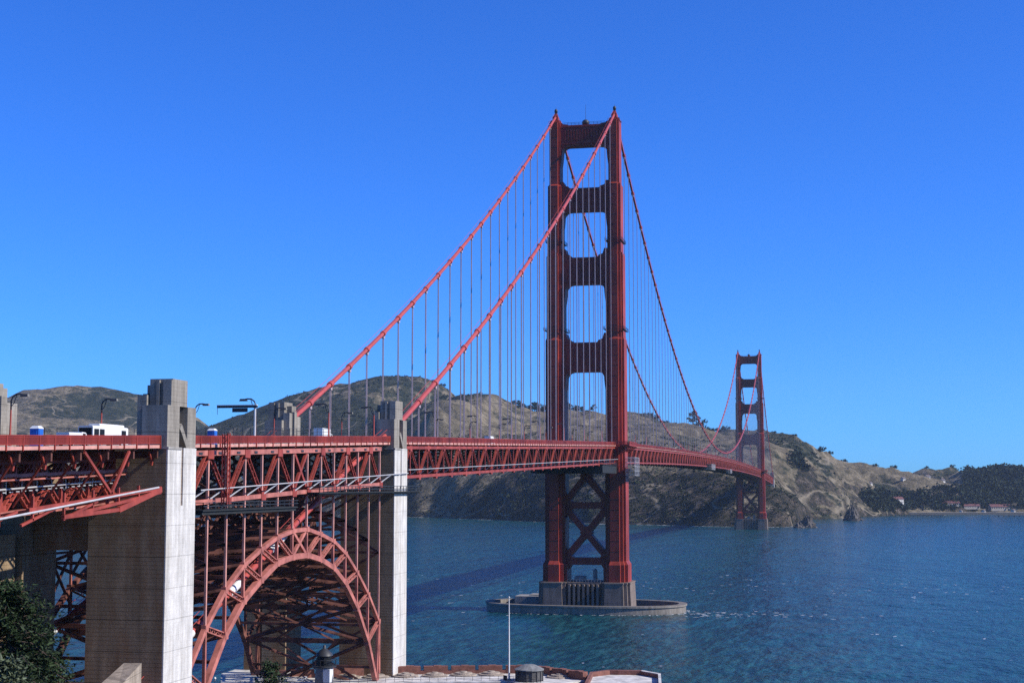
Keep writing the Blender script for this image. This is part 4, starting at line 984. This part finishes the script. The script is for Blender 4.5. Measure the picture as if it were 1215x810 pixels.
for i in range(len(ip) - 1):
    m.beam((*ip[i], ZR_ + 1.0), (*ip[i + 1], ZR_ + 1.0), .07); m.beam((*ip[i], ZR_ + .5), (*ip[i + 1], ZR_ + .5), .05)
    a, b_ = Vector(ip[i]), Vector(ip[i + 1])
    for k in range(12): q = a.lerp(b_, k / 12); m.beam((q.x, q.y, ZR_), (q.x, q.y, ZR_ + 1.0), .06)
m.build('iron_railing', DARKMETAL, fort)
for px, py in ((412, 803.5), (446, 803), (481, 802), (516, 801.5), (550, 800.5), (583, 800), (645, 799), (664, 803)):
    x, y = gp(px, py, ZR_); m = MB(); m.lathe((x, y, ZR_), [(2.9, 0), (2.85, .28), (2.0, .32), (1.9, .62), (.8, .66), (.7, .9)], 22, smooth=False); m.build('gun_mount', STONE, fort)
x, y = gp(628, 807, ZR_); m = MB(); m.lathe((x, y, ZR_), [(2.9, -1), (2.9, 2.3)], 16, smooth=False)
for k in range(16): t = k * math.pi / 8; m.beam((x + 2.95 * math.cos(t), y + 2.95 * math.sin(t), ZR_ - 1), (x + 2.95 * math.cos(t), y + 2.95 * math.sin(t), ZR_ + 2.2), .2)
tur = m.build('stair_turret', mat('dark_granite', (.09, .085, .08), .85, .25, 1.5, bump=.3), fort); m = MB(); m.lathe((x, y, ZR_), [(3.2, 2.3), (3.2, 2.5), (1.2, 3.4), (.01, 3.5)], 16, smooth=False); m.build('turret_roof', mat('lead_roof', (.2, .2, .19), .7, .2, 1), tur)
# east bastion, lower and open towards the water
eb = [gp(700, 797.2, 15.6), gp(722, 794.5, 15.6), gp(762, 795.0, 15.6), gp(784, 799.0, 15.6), gp(785, 812, 15.6), gp(760, 818, 15.6), gp(690, 818, 15.6)]
m = MB(); m.prism_xy(eb[::-1], 0, 14.5); m.build('bastion', BRICK, fort)
cx_, cy_ = sum(p[0] for p in eb) / 7, sum(p[1] for p in eb) / 7; ebi = [(cx_ + (x - cx_) * .92, cy_ + (y - cy_) * .92) for x, y in eb]
m = MB(); m.prism_xy(ebi[::-1], 14.5, 14.75); m.build('bastion_roof', ROOFW, fort)
m = MB()
for i in range(7):
    j = (i + 1) % 7; m.prism_xy([eb[i], eb[j], ebi[j], ebi[i]][::-1], 14.5, 15.6, 0); m.prism_xy([eb[i], eb[j], ebi[j], ebi[i]][::-1], 15.6, 15.72, 1 if i in (2, 3) else 0)
m.build('bastion_parapet', [BRICK, ROOFW], fort)
# west bastion
wb_ = [gp(262, 800, 15), gp(283, 793.4, 15), gp(312, 794.2, 15), gp(313, 813, 15), gp(262, 815, 15)]
m = MB(); m.prism_xy(wb_[::-1], 0, 14.9); m.prism_xy([(x * 1.0, y) for x, y in wb_][::-1], 14.9, 15.2, 1); m.build('west_bastion', [BRICK, ROOFW], fort)
wr = [gp(318, 795, 14.8), gp(345, 793.2, 14.8), gp(372, 797.5, 14.8), gp(360, 806, 14.8), gp(322, 806, 14.8)]
m = MB(); m.prism_xy(wr[::-1], 13.0, 15.0); m.build('roof_slab', ROOFW, fort)
# south range of the fort, below the picture edge
s0 = inset(outer, 42); s1 = inset(outer, 54); m = MB(); m.prism_xy(s0[1:5] + s1[1:5][::-1], 0, 13.8); m.build('south_range', BRICK, fort)

_q = at_depth(385, 763, 290); x, y = float(_q[0]), float(_q[1])
m = MB(); m.box(x - 9, x + 9, y - 7, y + 5, 0, 13.6); m.box(x - 8.6, x + 8.6, y - 6.6, y + 4.6, 13.6, 13.8, 1); m.build('south_tower', [BRICK, ROOFW], fort)
lh_ = empty('lighthouse', 'small old lighthouse with black lantern standing on the fort roof', 'lighthouse', (x, y, 13.8)); lh_.scale = (1.25, 1.25, 1.4)
m = MB()
for k in range(9):
    t = k * 2 * math.pi / 9; m.beam((2.3 * math.cos(t), 2.3 * math.sin(t), 0), (1.35 * math.cos(t), 1.35 * math.sin(t), 3.2), .16)
    t2 = t + 2 * math.pi / 9; m.beam((2.3 * math.cos(t), 2.3 * math.sin(t), 0), (1.35 * math.cos(t2), 1.35 * math.sin(t2), 3.2), .1)
    for z, r in ((1.5, 1.86), (3.2, 1.35)): m.beam((r * math.cos(t), r * math.sin(t), z), (r * math.cos(t2), r * math.sin(t2), z), .12)
m.build('iron_frame', PIPE, lh_)
m = MB(); m.lathe((0, 0, 0), [(.8, 0), (.8, 2.9), (1.3, 3.0), (1.45, 3.1), (1.3, 5.5)], 18); m.build('tower_drum', mat('shade_grey_lighthouse', (.2, .2, .2), .6, .2, .8), lh_); m = MB(); m.box(.3, 1.36, -1.36, .3, 3.5, 5.3); m.build('sunlit_patch', WHITE, lh_)  # drum greyed to carry painted shade; white box stands for a sunlit patch
m = MB(); m.lathe((0, 0, 0), [(1.85, 5.5), (1.85, 5.65)], 18)
for k in range(12): t = k * math.pi / 6; m.beam((1.8 * math.cos(t), 1.8 * math.sin(t), 5.6), (1.8 * math.cos(t), 1.8 * math.sin(t), 6.5), .07); m.beam((1.8 * math.cos(t), 1.8 * math.sin(t), 6.5), (1.8 * math.cos(t + .52), 1.8 * math.sin(t + .52), 6.5), .07)
m.build('gallery', DARKMETAL, lh_)
m = MB(); m.lathe((0, 0, 0), [(1.15, 5.65), (1.15, 7.0)], 10, smooth=False); m.build('lantern_glass', GLASS, lh_)
m = MB(); m.lathe((0, 0, 0), [(1.35, 7.0), (1.2, 7.3), (.45, 7.9), (.22, 8.0), (.22, 8.35), (.01, 8.5)], 14); m.build('lantern_roof', DARKMETAL, lh_)
x, y = gp(604, 807, ZR_); fp = empty('flagpole', 'tall thin white flagpole without a flag on the fort roof', 'flagpole', (x, y, ZR_))
m = MB(); m.lathe((0, 0, 0), [(.2, 0), (.17, 6), (.09, 17.4)], 8); m.build('pole', WHITE, fp); m = MB(); m.lathe((0, 0, 17.4), [(.01, 0), (.2, .15), (.2, .3), (.01, .45)], 8); m.build('ball', PIPE, fp); m = MB(); m.lathe((0, 0, 0), [(.5, 0), (.4, .4)], 8); m.build('foot', STONE, fp)
# lamp stub by the fort wall
x, y = gp(255, 807, 15); gl = empty('globe_lamp', 'tiny white globe lamp between the arch foot and the fort wall', 'globe lamp', (x, y, 0)); m = MB(); m.tube([(0, 0, 0), (0, 0, 15.2)], .07, 6); m.build('post', PIPE, gl); m = MB(); m.lathe((0, 0, 15.2), [(.05, 0), (.25, .15), (.28, .35), (.05, .6)], 8); m.build('globe', WHITE, gl)

# stair wall in front of the nearest pylon
q0 = at_depth(168, 786, 196); q1 = at_depth(120, 815, 180)
sw = empty('stair_wall', 'pale sloping concrete stair wall at the foot of the nearest pylon', 'wall')
m = MB(); a = Vector((float(q0[0]), float(q0[1]), float(q0[2]))); b_ = at_depth(147, 786, 199); b_ = Vector((float(b_[0]), float(b_[1]), float(b_[2]))); c_ = at_depth(118, 812, 186); c_ = Vector((float(c_[0]), float(c_[1]), float(c_[2])))
d_ = Vector((a.x + (c_.x - b_.x), a.y + (c_.y - b_.y), c_.z))
dn = Vector((0, 0, -14)); m.add([a, b_, c_, d_, a + dn, b_ + dn, c_ + dn, d_ + dn], [(0, 1, 2, 3)[::-1], (4, 5, 6, 7), (0, 4, 5, 1)[::-1], (1, 5, 6, 2)[::-1], (2, 6, 7, 3)[::-1], (3, 7, 4, 0)[::-1]])
m.build('wall', concrete_boards('stair_concrete', (.46, .38, .29), (.2, .15, .1), .4, .8), sw)

# ------------------------------------------------------------------ trees, scrub, houses and rocks on the far shore
def leaf_cloud(m, centres, radii, per, size, flat=.75, seed=0):
    """crown of many small leaf clumps: random triangles and quads spread through uneven lobes"""
    r = np.random.default_rng(seed)
    for (cx, cy, cz), rad in zip(centres, radii):
        d = r.normal(size=(per, 3)); d /= np.linalg.norm(d, axis=1)[:, None]; d *= (r.random((per, 1)) ** .38)
        p = np.array([cx, cy, cz]) + d * rad * np.array([1, 1, flat])
        a = r.normal(size=(per, 3)); a /= np.linalg.norm(a, axis=1)[:, None]; b2 = np.cross(a, r.normal(size=(per, 3))); b2 /= np.linalg.norm(b2, axis=1)[:, None]
        s = size * (.6 + .8 * r.random((per, 1)))
        q = np.stack([p - a * s, p + b2 * s * .7, p + a * s, p - b2 * s * .7], 1).reshape(-1, 3)
        m.add(q, [(4 * i, 4 * i + 1, 4 * i + 2, 4 * i + 3) for i in range(per)])
def make_tree(kind, seed):
    r = np.random.default_rng(seed); root = empty(kind, 'tree', 'tree')
    t = MB()
    if kind == 'cypress_tree':
        t.tube([(0, 0, -1), (.2, 0, 4), (.1, .2, 9)], [.6, .45, .2], 6); c = [(r.normal() * 2.6, r.normal() * 2.6, 3.2 + k * 1.25 + r.normal() * .6) for k in range(8)]; rad = [2.9 - .18 * k for k in range(8)]
    else:
        t.tube([(0, 0, -1), (.3, .1, 3), (.1, .4, 6)], [.5, .4, .25], 6); t.tube([(.3, .1, 3), (2, .5, 6)], [.25, .1], 5); t.tube([(.2, .1, 3.4), (-2, -.5, 6.4)], [.25, .1], 5)
        c = [(r.normal() * 3.4, r.normal() * 3.4, 3.9 + r.normal() * 1.5) for k in range(9)]; rad = [2.4 + r.random() * 1.4 for k in range(9)]
    t.build('trunk', BARK, root); m = MB(); leaf_cloud(m, c, rad, 46, .75, .8, seed); m.build('crown', CROWN, root)
    return root
protos = {k: make_tree(k, sd) for k, sd in (('cypress_tree', 3), ('oak_tree', 5))}; used = set()
def tree(kind, px, py, d, k, label, group=None):
    best = None
    for dd in np.arange(d - 300, d + 301, 12.0):
        q = at_depth(px, 575, dd); zz = ground(float(q[0]), float(q[1])); el = (zz - _C[2]) / dd
        if best is None or el > best[0]: best = (el, float(q[0]), float(q[1]))
    x, y = best[1], best[2]; o = protos[kind]
    if kind in used: o = copy_tree(o)
    used.add(kind); place(o, (x, y, ground(x, y) - .5), random.random() * 6, label, (k * random.uniform(.9, 1.2), k * random.uniform(.9, 1.2), k * random.uniform(.85, 1.15)), group)
for px, d, k, kind, lb in ((637, 3340, 1.9, 'cypress_tree', 'tallest tree on the ridge just left of the near tower'), (645, 3345, 2.4, 'oak_tree', 'broad dark tree touching the left edge of the near tower above the road'),
        (611, 3360, 1.5, 'oak_tree', 'small umbrella shaped tree on the saddle between the hills'), (674, 3340, 1.7, 'cypress_tree', 'dark tree on the ridge seen through the tower, by its left leg'),
        (684, 3345, 1.9, 'oak_tree', 'round dark tree on the ridge seen through the middle of the tower'), (525, 3690, 1.2, 'oak_tree', 'lone tree on the shoulder of the highest hill by the cable'),
        (780, 3330, 1.6, 'oak_tree', 'dark tree on the ridge right of the near tower between the cables'), (823, 3080, 2.3, 'cypress_tree', 'highest tree of the dark clump right of the falling cable'),
        (829, 3080, 2.0, 'oak_tree', 'wide tree in the dark clump right of the falling cable'), (975, 3000, 1.3, 'oak_tree', 'tree on the falling ridge right of the far tower')):
    tree(kind, px, 500, d, k, lb)
for px, d in ((616, 3350), (619, 3340), (629, 3355), (632, 3350), (634, 3350), (652, 3350), (668, 3345), (671, 3340), (677, 3340), (690, 3350), (704, 3340)): tree('oak_tree' if px % 2 else 'cypress_tree', px, 490, d, random.uniform(.7, 1.7), 'dark tree in the row along the ridge around the near tower', 'trees along the ridge')
for px, d in ((838, 3090), (846, 3090), (853, 3085), (860, 3085), (772, 3330), (790, 3320)): tree('oak_tree', px, 500, d, random.uniform(1.0, 1.5), 'low dark tree on the ridge between the towers', 'low trees between the towers')
for px, d in ((920, 2905), (945, 2930), (985, 3000), (1003, 3010), (1040, 3020), (1062, 3020), (1100, 3600), (1130, 3600)): tree('oak_tree', px, 530, d, random.uniform(.8, 1.1), 'small tree on the skyline right of the far tower', 'trees on the right skyline')

def scatter(name, label, test, n, size, per, lsize, m_, tall=.8):
    """ground cover nobody could count: many low leaf clumps merged into one mass"""
    m = MB(); r = np.random.default_rng(len(name)); k = 0; tries = 0; C_ = []; Rr = []
    while k < n and tries < n * 40:
        tries += 1; px = r.uniform(-40, 1260); d = r.uniform(1950, 3700) if n < 5300 and 'cliff' not in name else r.uniform(1950, 3000); q = at_depth(px, 560, d); x, y = float(q[0]), float(q[1])
        if not (GX[2] < x < GX[-3] and GY[2] < y < GY[-3]): continue
        z = ground(x, y)
        if z < 3 or not test(px, d, x, y, z, r): continue
        s = size * r.uniform(.55, 1.3); C_.append((x, y, z + s * .25 * tall)); Rr.append(s); k += 1
    leaf_cloud(m, C_, Rr, per, lsize, tall, 5); tag(m.build(name, m_), label, None, None, 'stuff')
def cover(x, y):
    i = int(np.clip(np.searchsorted(GX, x), 0, len(GX) - 1)); j = int(np.clip(np.searchsorted(GY, y), 0, len(GY) - 1)); return TSCR[j, i]
scatter('hillside_scrub', 'dark low scrub scattered over the headlands', lambda px, d, x, y, z, r: cover(x, y) + r.normal() * .12 > .55, 3400, 4.6, 20, 1.5, SCRUB, .6)
scatter('cliff_scrub', 'low dark bushes and loose boulders clinging to the sea cliffs', lambda px, d, x, y, z, r: px < 945 and z < 150 and float(shore_dist(np.array([x]), np.array([y]))[0]) < 420, 5200, 2.6, 12, 1.1, SCRUB, .7)
scatter('cliff_boulders', 'pale broken boulders scattered on the sea cliffs', lambda px, d, x, y, z, r: px < 1040 and z < 120 and float(shore_dist(np.array([x]), np.array([y]))[0]) < 320, 1300, 1.5, 12, .9, mat('pale_boulder', (.17, .14, .11), .9, .35, .2), .7)
def woods(px, d, x, y, z, r):
    sx, sy, _ = px, 0, 0
    v = np.array([x, y, z]) - _C; k_ = v @ _D; py = 405 - FPX * (v @ _U) / k_
    n_ = fbm(np.array([x]), np.array([y]), 170, 3, 91)[0]
    if z < 9: return False
    if px > 1145: return py > 556 + 0 and n_ > -.75
    if px > 1010: return (583 if px < 1090 else 578) + 12 * n_ < py < 606 and n_ > -.05
    if px > 940: return 540 < py < 598 and n_ > .46
    return False
scatter('hillside_woods', 'dense dark woods on the slopes behind the far shore settlement', woods, 3600, 9.5, 34, 2.7, CROWN, .9)

def make_house(L_, W_, H_, roofm, wallm, wins, roof_h=3.0, dormer=False):
    root = empty('house', 'house', 'house'); m = MB(); m.box(-L_ / 2, L_ / 2, -W_ / 2, W_ / 2, -3, H_)
    m.add([(sx * L_ / 2, y, z) for sx in (-1, 1) for y, z in ((-W_ / 2, H_ - .02), (W_ / 2, H_ - .02), (0, H_ + roof_h - .1))], [(0, 1, 2)[::-1], (3, 4, 5)]); m.build('wall', wallm, root)
    m = MB(); o = .7
    for sy in (-1, 1):
        e0 = Vector((0, sy * (W_ / 2 + o), H_ - o * roof_h / (W_ / 2))); r0 = Vector((0, 0, H_ + roof_h)); th = Vector((0, 0, .35)); X = L_ / 2 + o
        v = [Vector((-X, e0.y, e0.z)), Vector((X, e0.y, e0.z)), Vector((X, r0.y, r0.z)), Vector((-X, r0.y, r0.z))]; v += [p + th for p in v]
        m.add(v, [(3, 2, 1, 0), (4, 5, 6, 7), (0, 1, 5, 4), (1, 2, 6, 5), (2, 3, 7, 6), (3, 0, 4, 7)] if sy < 0 else [(0, 1, 2, 3), (7, 6, 5, 4), (4, 5, 1, 0), (5, 6, 2, 1), (6, 7, 3, 2), (7, 4, 0, 3)])
    rf = m.build('roof', roofm, root); m = MB(); m.box(L_ * .2, L_ * .2 + 1.0, -.5, .5, H_ + roof_h - .8, H_ + roof_h + 1.6); m.build('chimney', BRICK, rf)
    for fl in range(2 if H_ > 6 else 1):
        for k in range(wins):
            x = -L_ / 2 + L_ * (k + .5) / wins; m = MB(); m.box(x - .7, x + .7, -W_ / 2 - .06, -W_ / 2 + .02, 1.2 + fl * 3.2, 3.0 + fl * 3.2); m.build('window', GLASS, root)
    return root
def put_house(h, px, py, d, rz, label, dz=0.0, sc_=1.0):
    q = at_depth(px, py, d); x, y = float(q[0]), float(q[1]); place(h, (x, y, max(2.6, ground(x, y)) + dz), R(rz), label, sc_); return h
put_house(make_house(30, 11, 8.0, ROOFR, WALLW, 8, 4.0), 1063, 606, 2860, 38, 'long cream two-storey house with red roof on the far waterfront left of the quay')
bar = make_house(38, 12, 4.4, ROOFR, mat('tan_wall', (.36, .31, .25), .85, .1, .3), 9, 4.2); first_b = True
for px, d, sc_, lb in ((1127, 2975, 1.0, 'first red-roofed barrack from the left behind the quay'), (1152, 2985, .9, 'middle red-roofed barrack behind the quay'), (1186, 2990, 1.15, 'longest red-roofed barrack at the right end of the quay')):
    put_house(bar if first_b else copy_tree(bar), px, 603, d, 24, lb, 0, sc_); first_b = False
cot = make_house(8.5, 6.5, 4.2, mat('grey_roof', (.12, .10, .10), .8, .15, .3), WALLW, 3, 2.4); first_b = True
for px, py, d, sc_, lb in ((1050, 595, 2960, 1.4, 'large cottage above the long cream house'), (1072, 588, 3010, 1.0, 'highest white cottage among the trees above the cream house'), (1033, 594, 2900, .9, 'white cottage left of the large cottage in the woods'),
        (1101, 590, 3080, 1.3, 'tall white house alone in the woods above the quay'), (1119, 594, 3060, 1.0, 'low white cottage right of the tall house in the woods'), (1153, 596, 3080, 1.3, 'cream cottage in the woods above the middle barrack'),
        (1140, 603, 2940, .8, 'small white gatehouse between the first two barracks'), (1167, 603, 2935, .9, 'white hut between the middle and the longest barrack'), (1202, 602, 2945, 1.0, 'white hut right of the longest barrack'), (1095, 604, 2935, .9, 'white boathouse hut right of the cream house'), (1170, 590, 3120, 1.0, 'pale cottage high in the dark woods at the right'), (1048, 607, 2830, .9, 'white shed on the rocks left of the cream house')):
    put_house(cot if first_b else copy_tree(cot), px, py, d, random.uniform(35, 70), lb, 0, sc_); first_b = False
# quay, piers and the stony beach
def along(px0, px1, d0, d1, y0):
    a = at_depth(px0, 600, d0); b_ = at_depth(px1, 600, d1); return Vector((float(a[0]), float(a[1]), 0)), Vector((float(b_[0]), float(b_[1]), 0))
def pier_deck(name, label, px0, px1, d0, d1, z, w_, top, piles=True):
    a, b_ = along(px0, px1, d0, d1, 600); root = empty(name, label, 'pier'); t = (b_ - a).normalized(); n_ = Vector((-t.y, t.x, 0)) * (w_ / 2); L_ = (b_ - a).length
    m = MB(); m.prism_xy([tuple(v.xy) for v in (a - n_, b_ - n_, b_ + n_, a + n_)], z - .8, z); m.build('deck', top, root)
    if piles:
        for k in range(int(L_ / 9) + 1):
            m = MB()
            q = a + t * min(L_ - 1, 1 + k * 9)
            for sg_ in (-.8, .8): m.tube([(q + n_ * sg_) + Vector((0, 0, -3)), (q + n_ * sg_) + Vector((0, 0, z - .85))], .5, 6)
            m.build('pile_pair', TIMBER, root)
    else:
        m = MB(); m.prism_xy([tuple(v.xy) for v in (a - n_ * .98, b_ - n_ * .98, b_ + n_ * .98, a + n_ * .98)], -4, z - .8); m.build('quay_wall', TIMBER, root)
pier_deck('quay', 'long pale quay in front of the red-roofed barracks', 1076, 1260, 2870, 2890, 4.6, 16, SAND, False)
pier_deck('timber_pier', 'dark timber pier on piles reaching into the bay below the cream house', 1052, 1121, 2740, 2660, 3.4, 9, TIMBER)
pier_deck('timber_pier', 'short dark breakwater pier at the right picture edge', 1184, 1240, 2700, 2690, 2.6, 7, TIMBER)
def rock(label, px, wy, w_, h, seed, k=1.0):
    q = at_z(px, wy, 0); r = np.random.default_rng(seed); m = MB(); n_ = 26; rings = 11; vs = []; fs = []
    for i in range(rings + 1):
        v = i / rings; rad = (1 - v) ** .75
        for j in range(n_):
            t = 2 * math.pi * j / n_; p = np.array([math.cos(t), math.sin(t)])
            nz = fbm(np.array([p[0] * 3 + seed * 7 + v]), np.array([p[1] * 3 + v * 3]), 1.0, 5, seed, .6)[0]; peaks = .55 + .45 * math.cos(t * 2 + seed) * (1 - v)
            vs.append((float(q[0]) + p[0] * w_ * rad * (1 + .55 * nz), float(q[1]) + p[1] * w_ * .7 * rad * (1 + .55 * nz), -2 + (h + 2) * v * (1 + .25 * nz)))
    for i in range(rings):
        for j in range(n_): fs.append((i * n_ + j, i * n_ + (j + 1) % n_, (i + 1) * n_ + (j + 1) % n_, (i + 1) * n_ + j))
    m.add(vs, fs); o = m.build('sea_rock', ROCK); tag(o, label, 'rock'); return o
rock('jagged dark sea rock just right of the far tower foot', 958, 625.5, 13, 15, 2); rock('low dark rock attached left of the jagged sea rock', 948, 626, 9, 8, 5)
rock('steep pointed grey sea rock standing alone in the bay', 1011, 617.5, 14, 24, 8); rock('small low reef right of the pointed sea rock', 1020, 617, 7, 5, 9)

# ------------------------------------------------------------------ foreground trees at the lower picture edge
def spray_tree(name, label, base, top, reach, layers, leafm, seed, leaf=.16, per=46, droop=.25):
    """conifer built of drooping branch sprays with gaps between them"""
    r = np.random.default_rng(seed); root = empty(name, label, 'tree'); base = Vector(base); top = Vector(top); H_ = (top - base).length
    t = MB(); t.tube([base, base.lerp(top, .5) + Vector((.2, .1, 0)), top], [.35, .22, .04], 8); lf = MB()
    for k in range(layers):
        v = (k + r.random()) / layers; p = base.lerp(top, .25 + .75 * v); L_ = reach * (1 - v * .82) * r.uniform(.6, 1.15); az = r.uniform(0, 2 * math.pi)
        d = Vector((math.cos(az), math.sin(az), r.uniform(-.15, .35))); tip = p + d * L_ - Vector((0, 0, L_ * droop)); mid = p + d * L_ * .55
        t.tube([p, mid, tip], [.07, .045, .015], 5, cap=False)
        n_ = int(per * max(.4, L_ / reach)); u = r.random(n_) ** .7
        for i in range(n_):
            c = p.lerp(mid, u[i] * 2) if u[i] < .5 else mid.lerp(tip, u[i] * 2 - 1); c = c + Vector(r.normal(size=3) * np.array([.32, .32, .15]) * (.35 + u[i]) * min(1, L_))
            for j in range(5):
                a = Vector(r.normal(size=3)); a.z *= .5; a.normalize(); a = (a + d * .7).normalized() * leaf * r.uniform(.8, 1.8); b_ = a.cross(Vector((r.normal(), r.normal(), 1 + r.random()))).normalized() * leaf * .32
                o = c + Vector(r.normal(size=3) * .12); lf.add([o - b_, o + a * .6 - b_ * .6, o + a, o + b_], [(0, 1, 2, 3)])
    t.build('trunk', BARK, root); lf.build('crown', leafm, root); return root
def pt(x, y, d): q = at_depth(x, y, d); return (float(q[0]), float(q[1]), float(q[2]))
spray_tree('cypress_tree', 'dark green cypress filling the lower left corner below the viaduct', pt(5, 900, 84), pt(10, 692, 84), 5.2, 150, NEEDLE, 4, .2, 52)
spray_tree('cypress_tree', 'dark cypress top at the lower left, right of the biggest one', pt(38, 920, 92), pt(34, 742, 92), 3.4, 90, NEEDLE, 6, .2, 48)
spray_tree('shrub', 'pale grey green shrub at the very lower left corner', pt(6, 880, 60), pt(9, 786, 60), 1.1, 60, PALELEAF, 9, .16, 34, 0)['category'] = 'shrub'
spray_tree('cypress_tree', 'dark twiggy tree top in front of the fort roof left of the lighthouse', pt(318, 900, 130), pt(322, 786, 130), 3.0, 60, NEEDLE, 12, .22, 30, .1)

# foam where the current meets the fender and along the far rocks
m = MB(); r = np.random.default_rng(3)
def foam_patch(x, y, a, b_, rot):
    n_ = 9; ph = r.random(n_) * .6 + .55; c, s_ = math.cos(rot), math.sin(rot)
    m.add([(x + (a * math.cos(t) * c - b_ * math.sin(t) * s_) * k, y + (a * math.cos(t) * s_ + b_ * math.sin(t) * c) * k, .03) for t, k in zip(np.linspace(0, 2 * math.pi, n_, endpoint=False), ph)], [tuple(range(n_))])
for x, y in oval(46.4, 24.4, 260):
    if r.random() < .55: foam_patch(x - 1.6 + r.normal() * .5, y + r.normal() * .5, r.uniform(.4, 1.6), r.uniform(.2, .7), r.random() * 3)
for k in range(70): foam_patch(46 + abs(r.normal()) * 30, -6 + r.normal() * 9, r.uniform(.3, 1.5), r.uniform(.3, .9), .2)
for k in range(120): foam_patch(-150 + r.normal() * 70, 60 + r.normal() * 60, r.uniform(.3, 1.3), r.uniform(.3, .9), .2)
for k in range(150): foam_patch(140 + r.normal() * 150, 200 + r.normal() * 45 - .1 * k, r.uniform(.3, 1.6), r.uniform(.3, 1.2), .1)
for px in np.arange(484, 960, 1.3):
    b0 = bearing(*at_depth(px, 600, 2000)[:2]); d_ = float(np.interp(b0, SH_B, SH_D)); 
    if r.random() < .5: foam_patch(float(_C[0] + math.sin(b0) * (d_ - 6 + r.normal() * 5)), float(_C[1] + math.cos(b0) * (d_ - 6 + r.normal() * 5)), r.uniform(2, 7), r.uniform(1, 3.5), r.random())
tag(m.build('foam', mat('sea_foam', (.62, .66, .68), .9, .1, .5)), 'white foam flecks on the water round the fender and along the rocks', None, None, 'stuff')

# ------------------------------------------------------------------ sea air between the viewpoint and the far hills
m = MB(); m.box(-3400, 1700, -860, 5050, -14, 420)
hz = m.build('haze', []); tag(hz, 'thin blue sea haze over the strait', None, None, 'stuff')
hm = bpy.data.materials.new('sea_haze'); hm.use_nodes = True; n = hm.node_tree; n.nodes.remove(n.nodes['Principled BSDF'])
pv = n.nodes.new('ShaderNodeVolumePrincipled'); pv.inputs['Density'].default_value = 0.000028; pv.inputs['Color'].default_value = (.66, .84, 1, 1); pv.inputs['Anisotropy'].default_value = 0.2
n.links.new(pv.outputs[0], n.nodes['Material Output'].inputs['Volume']); hz.data.materials.append(hm)
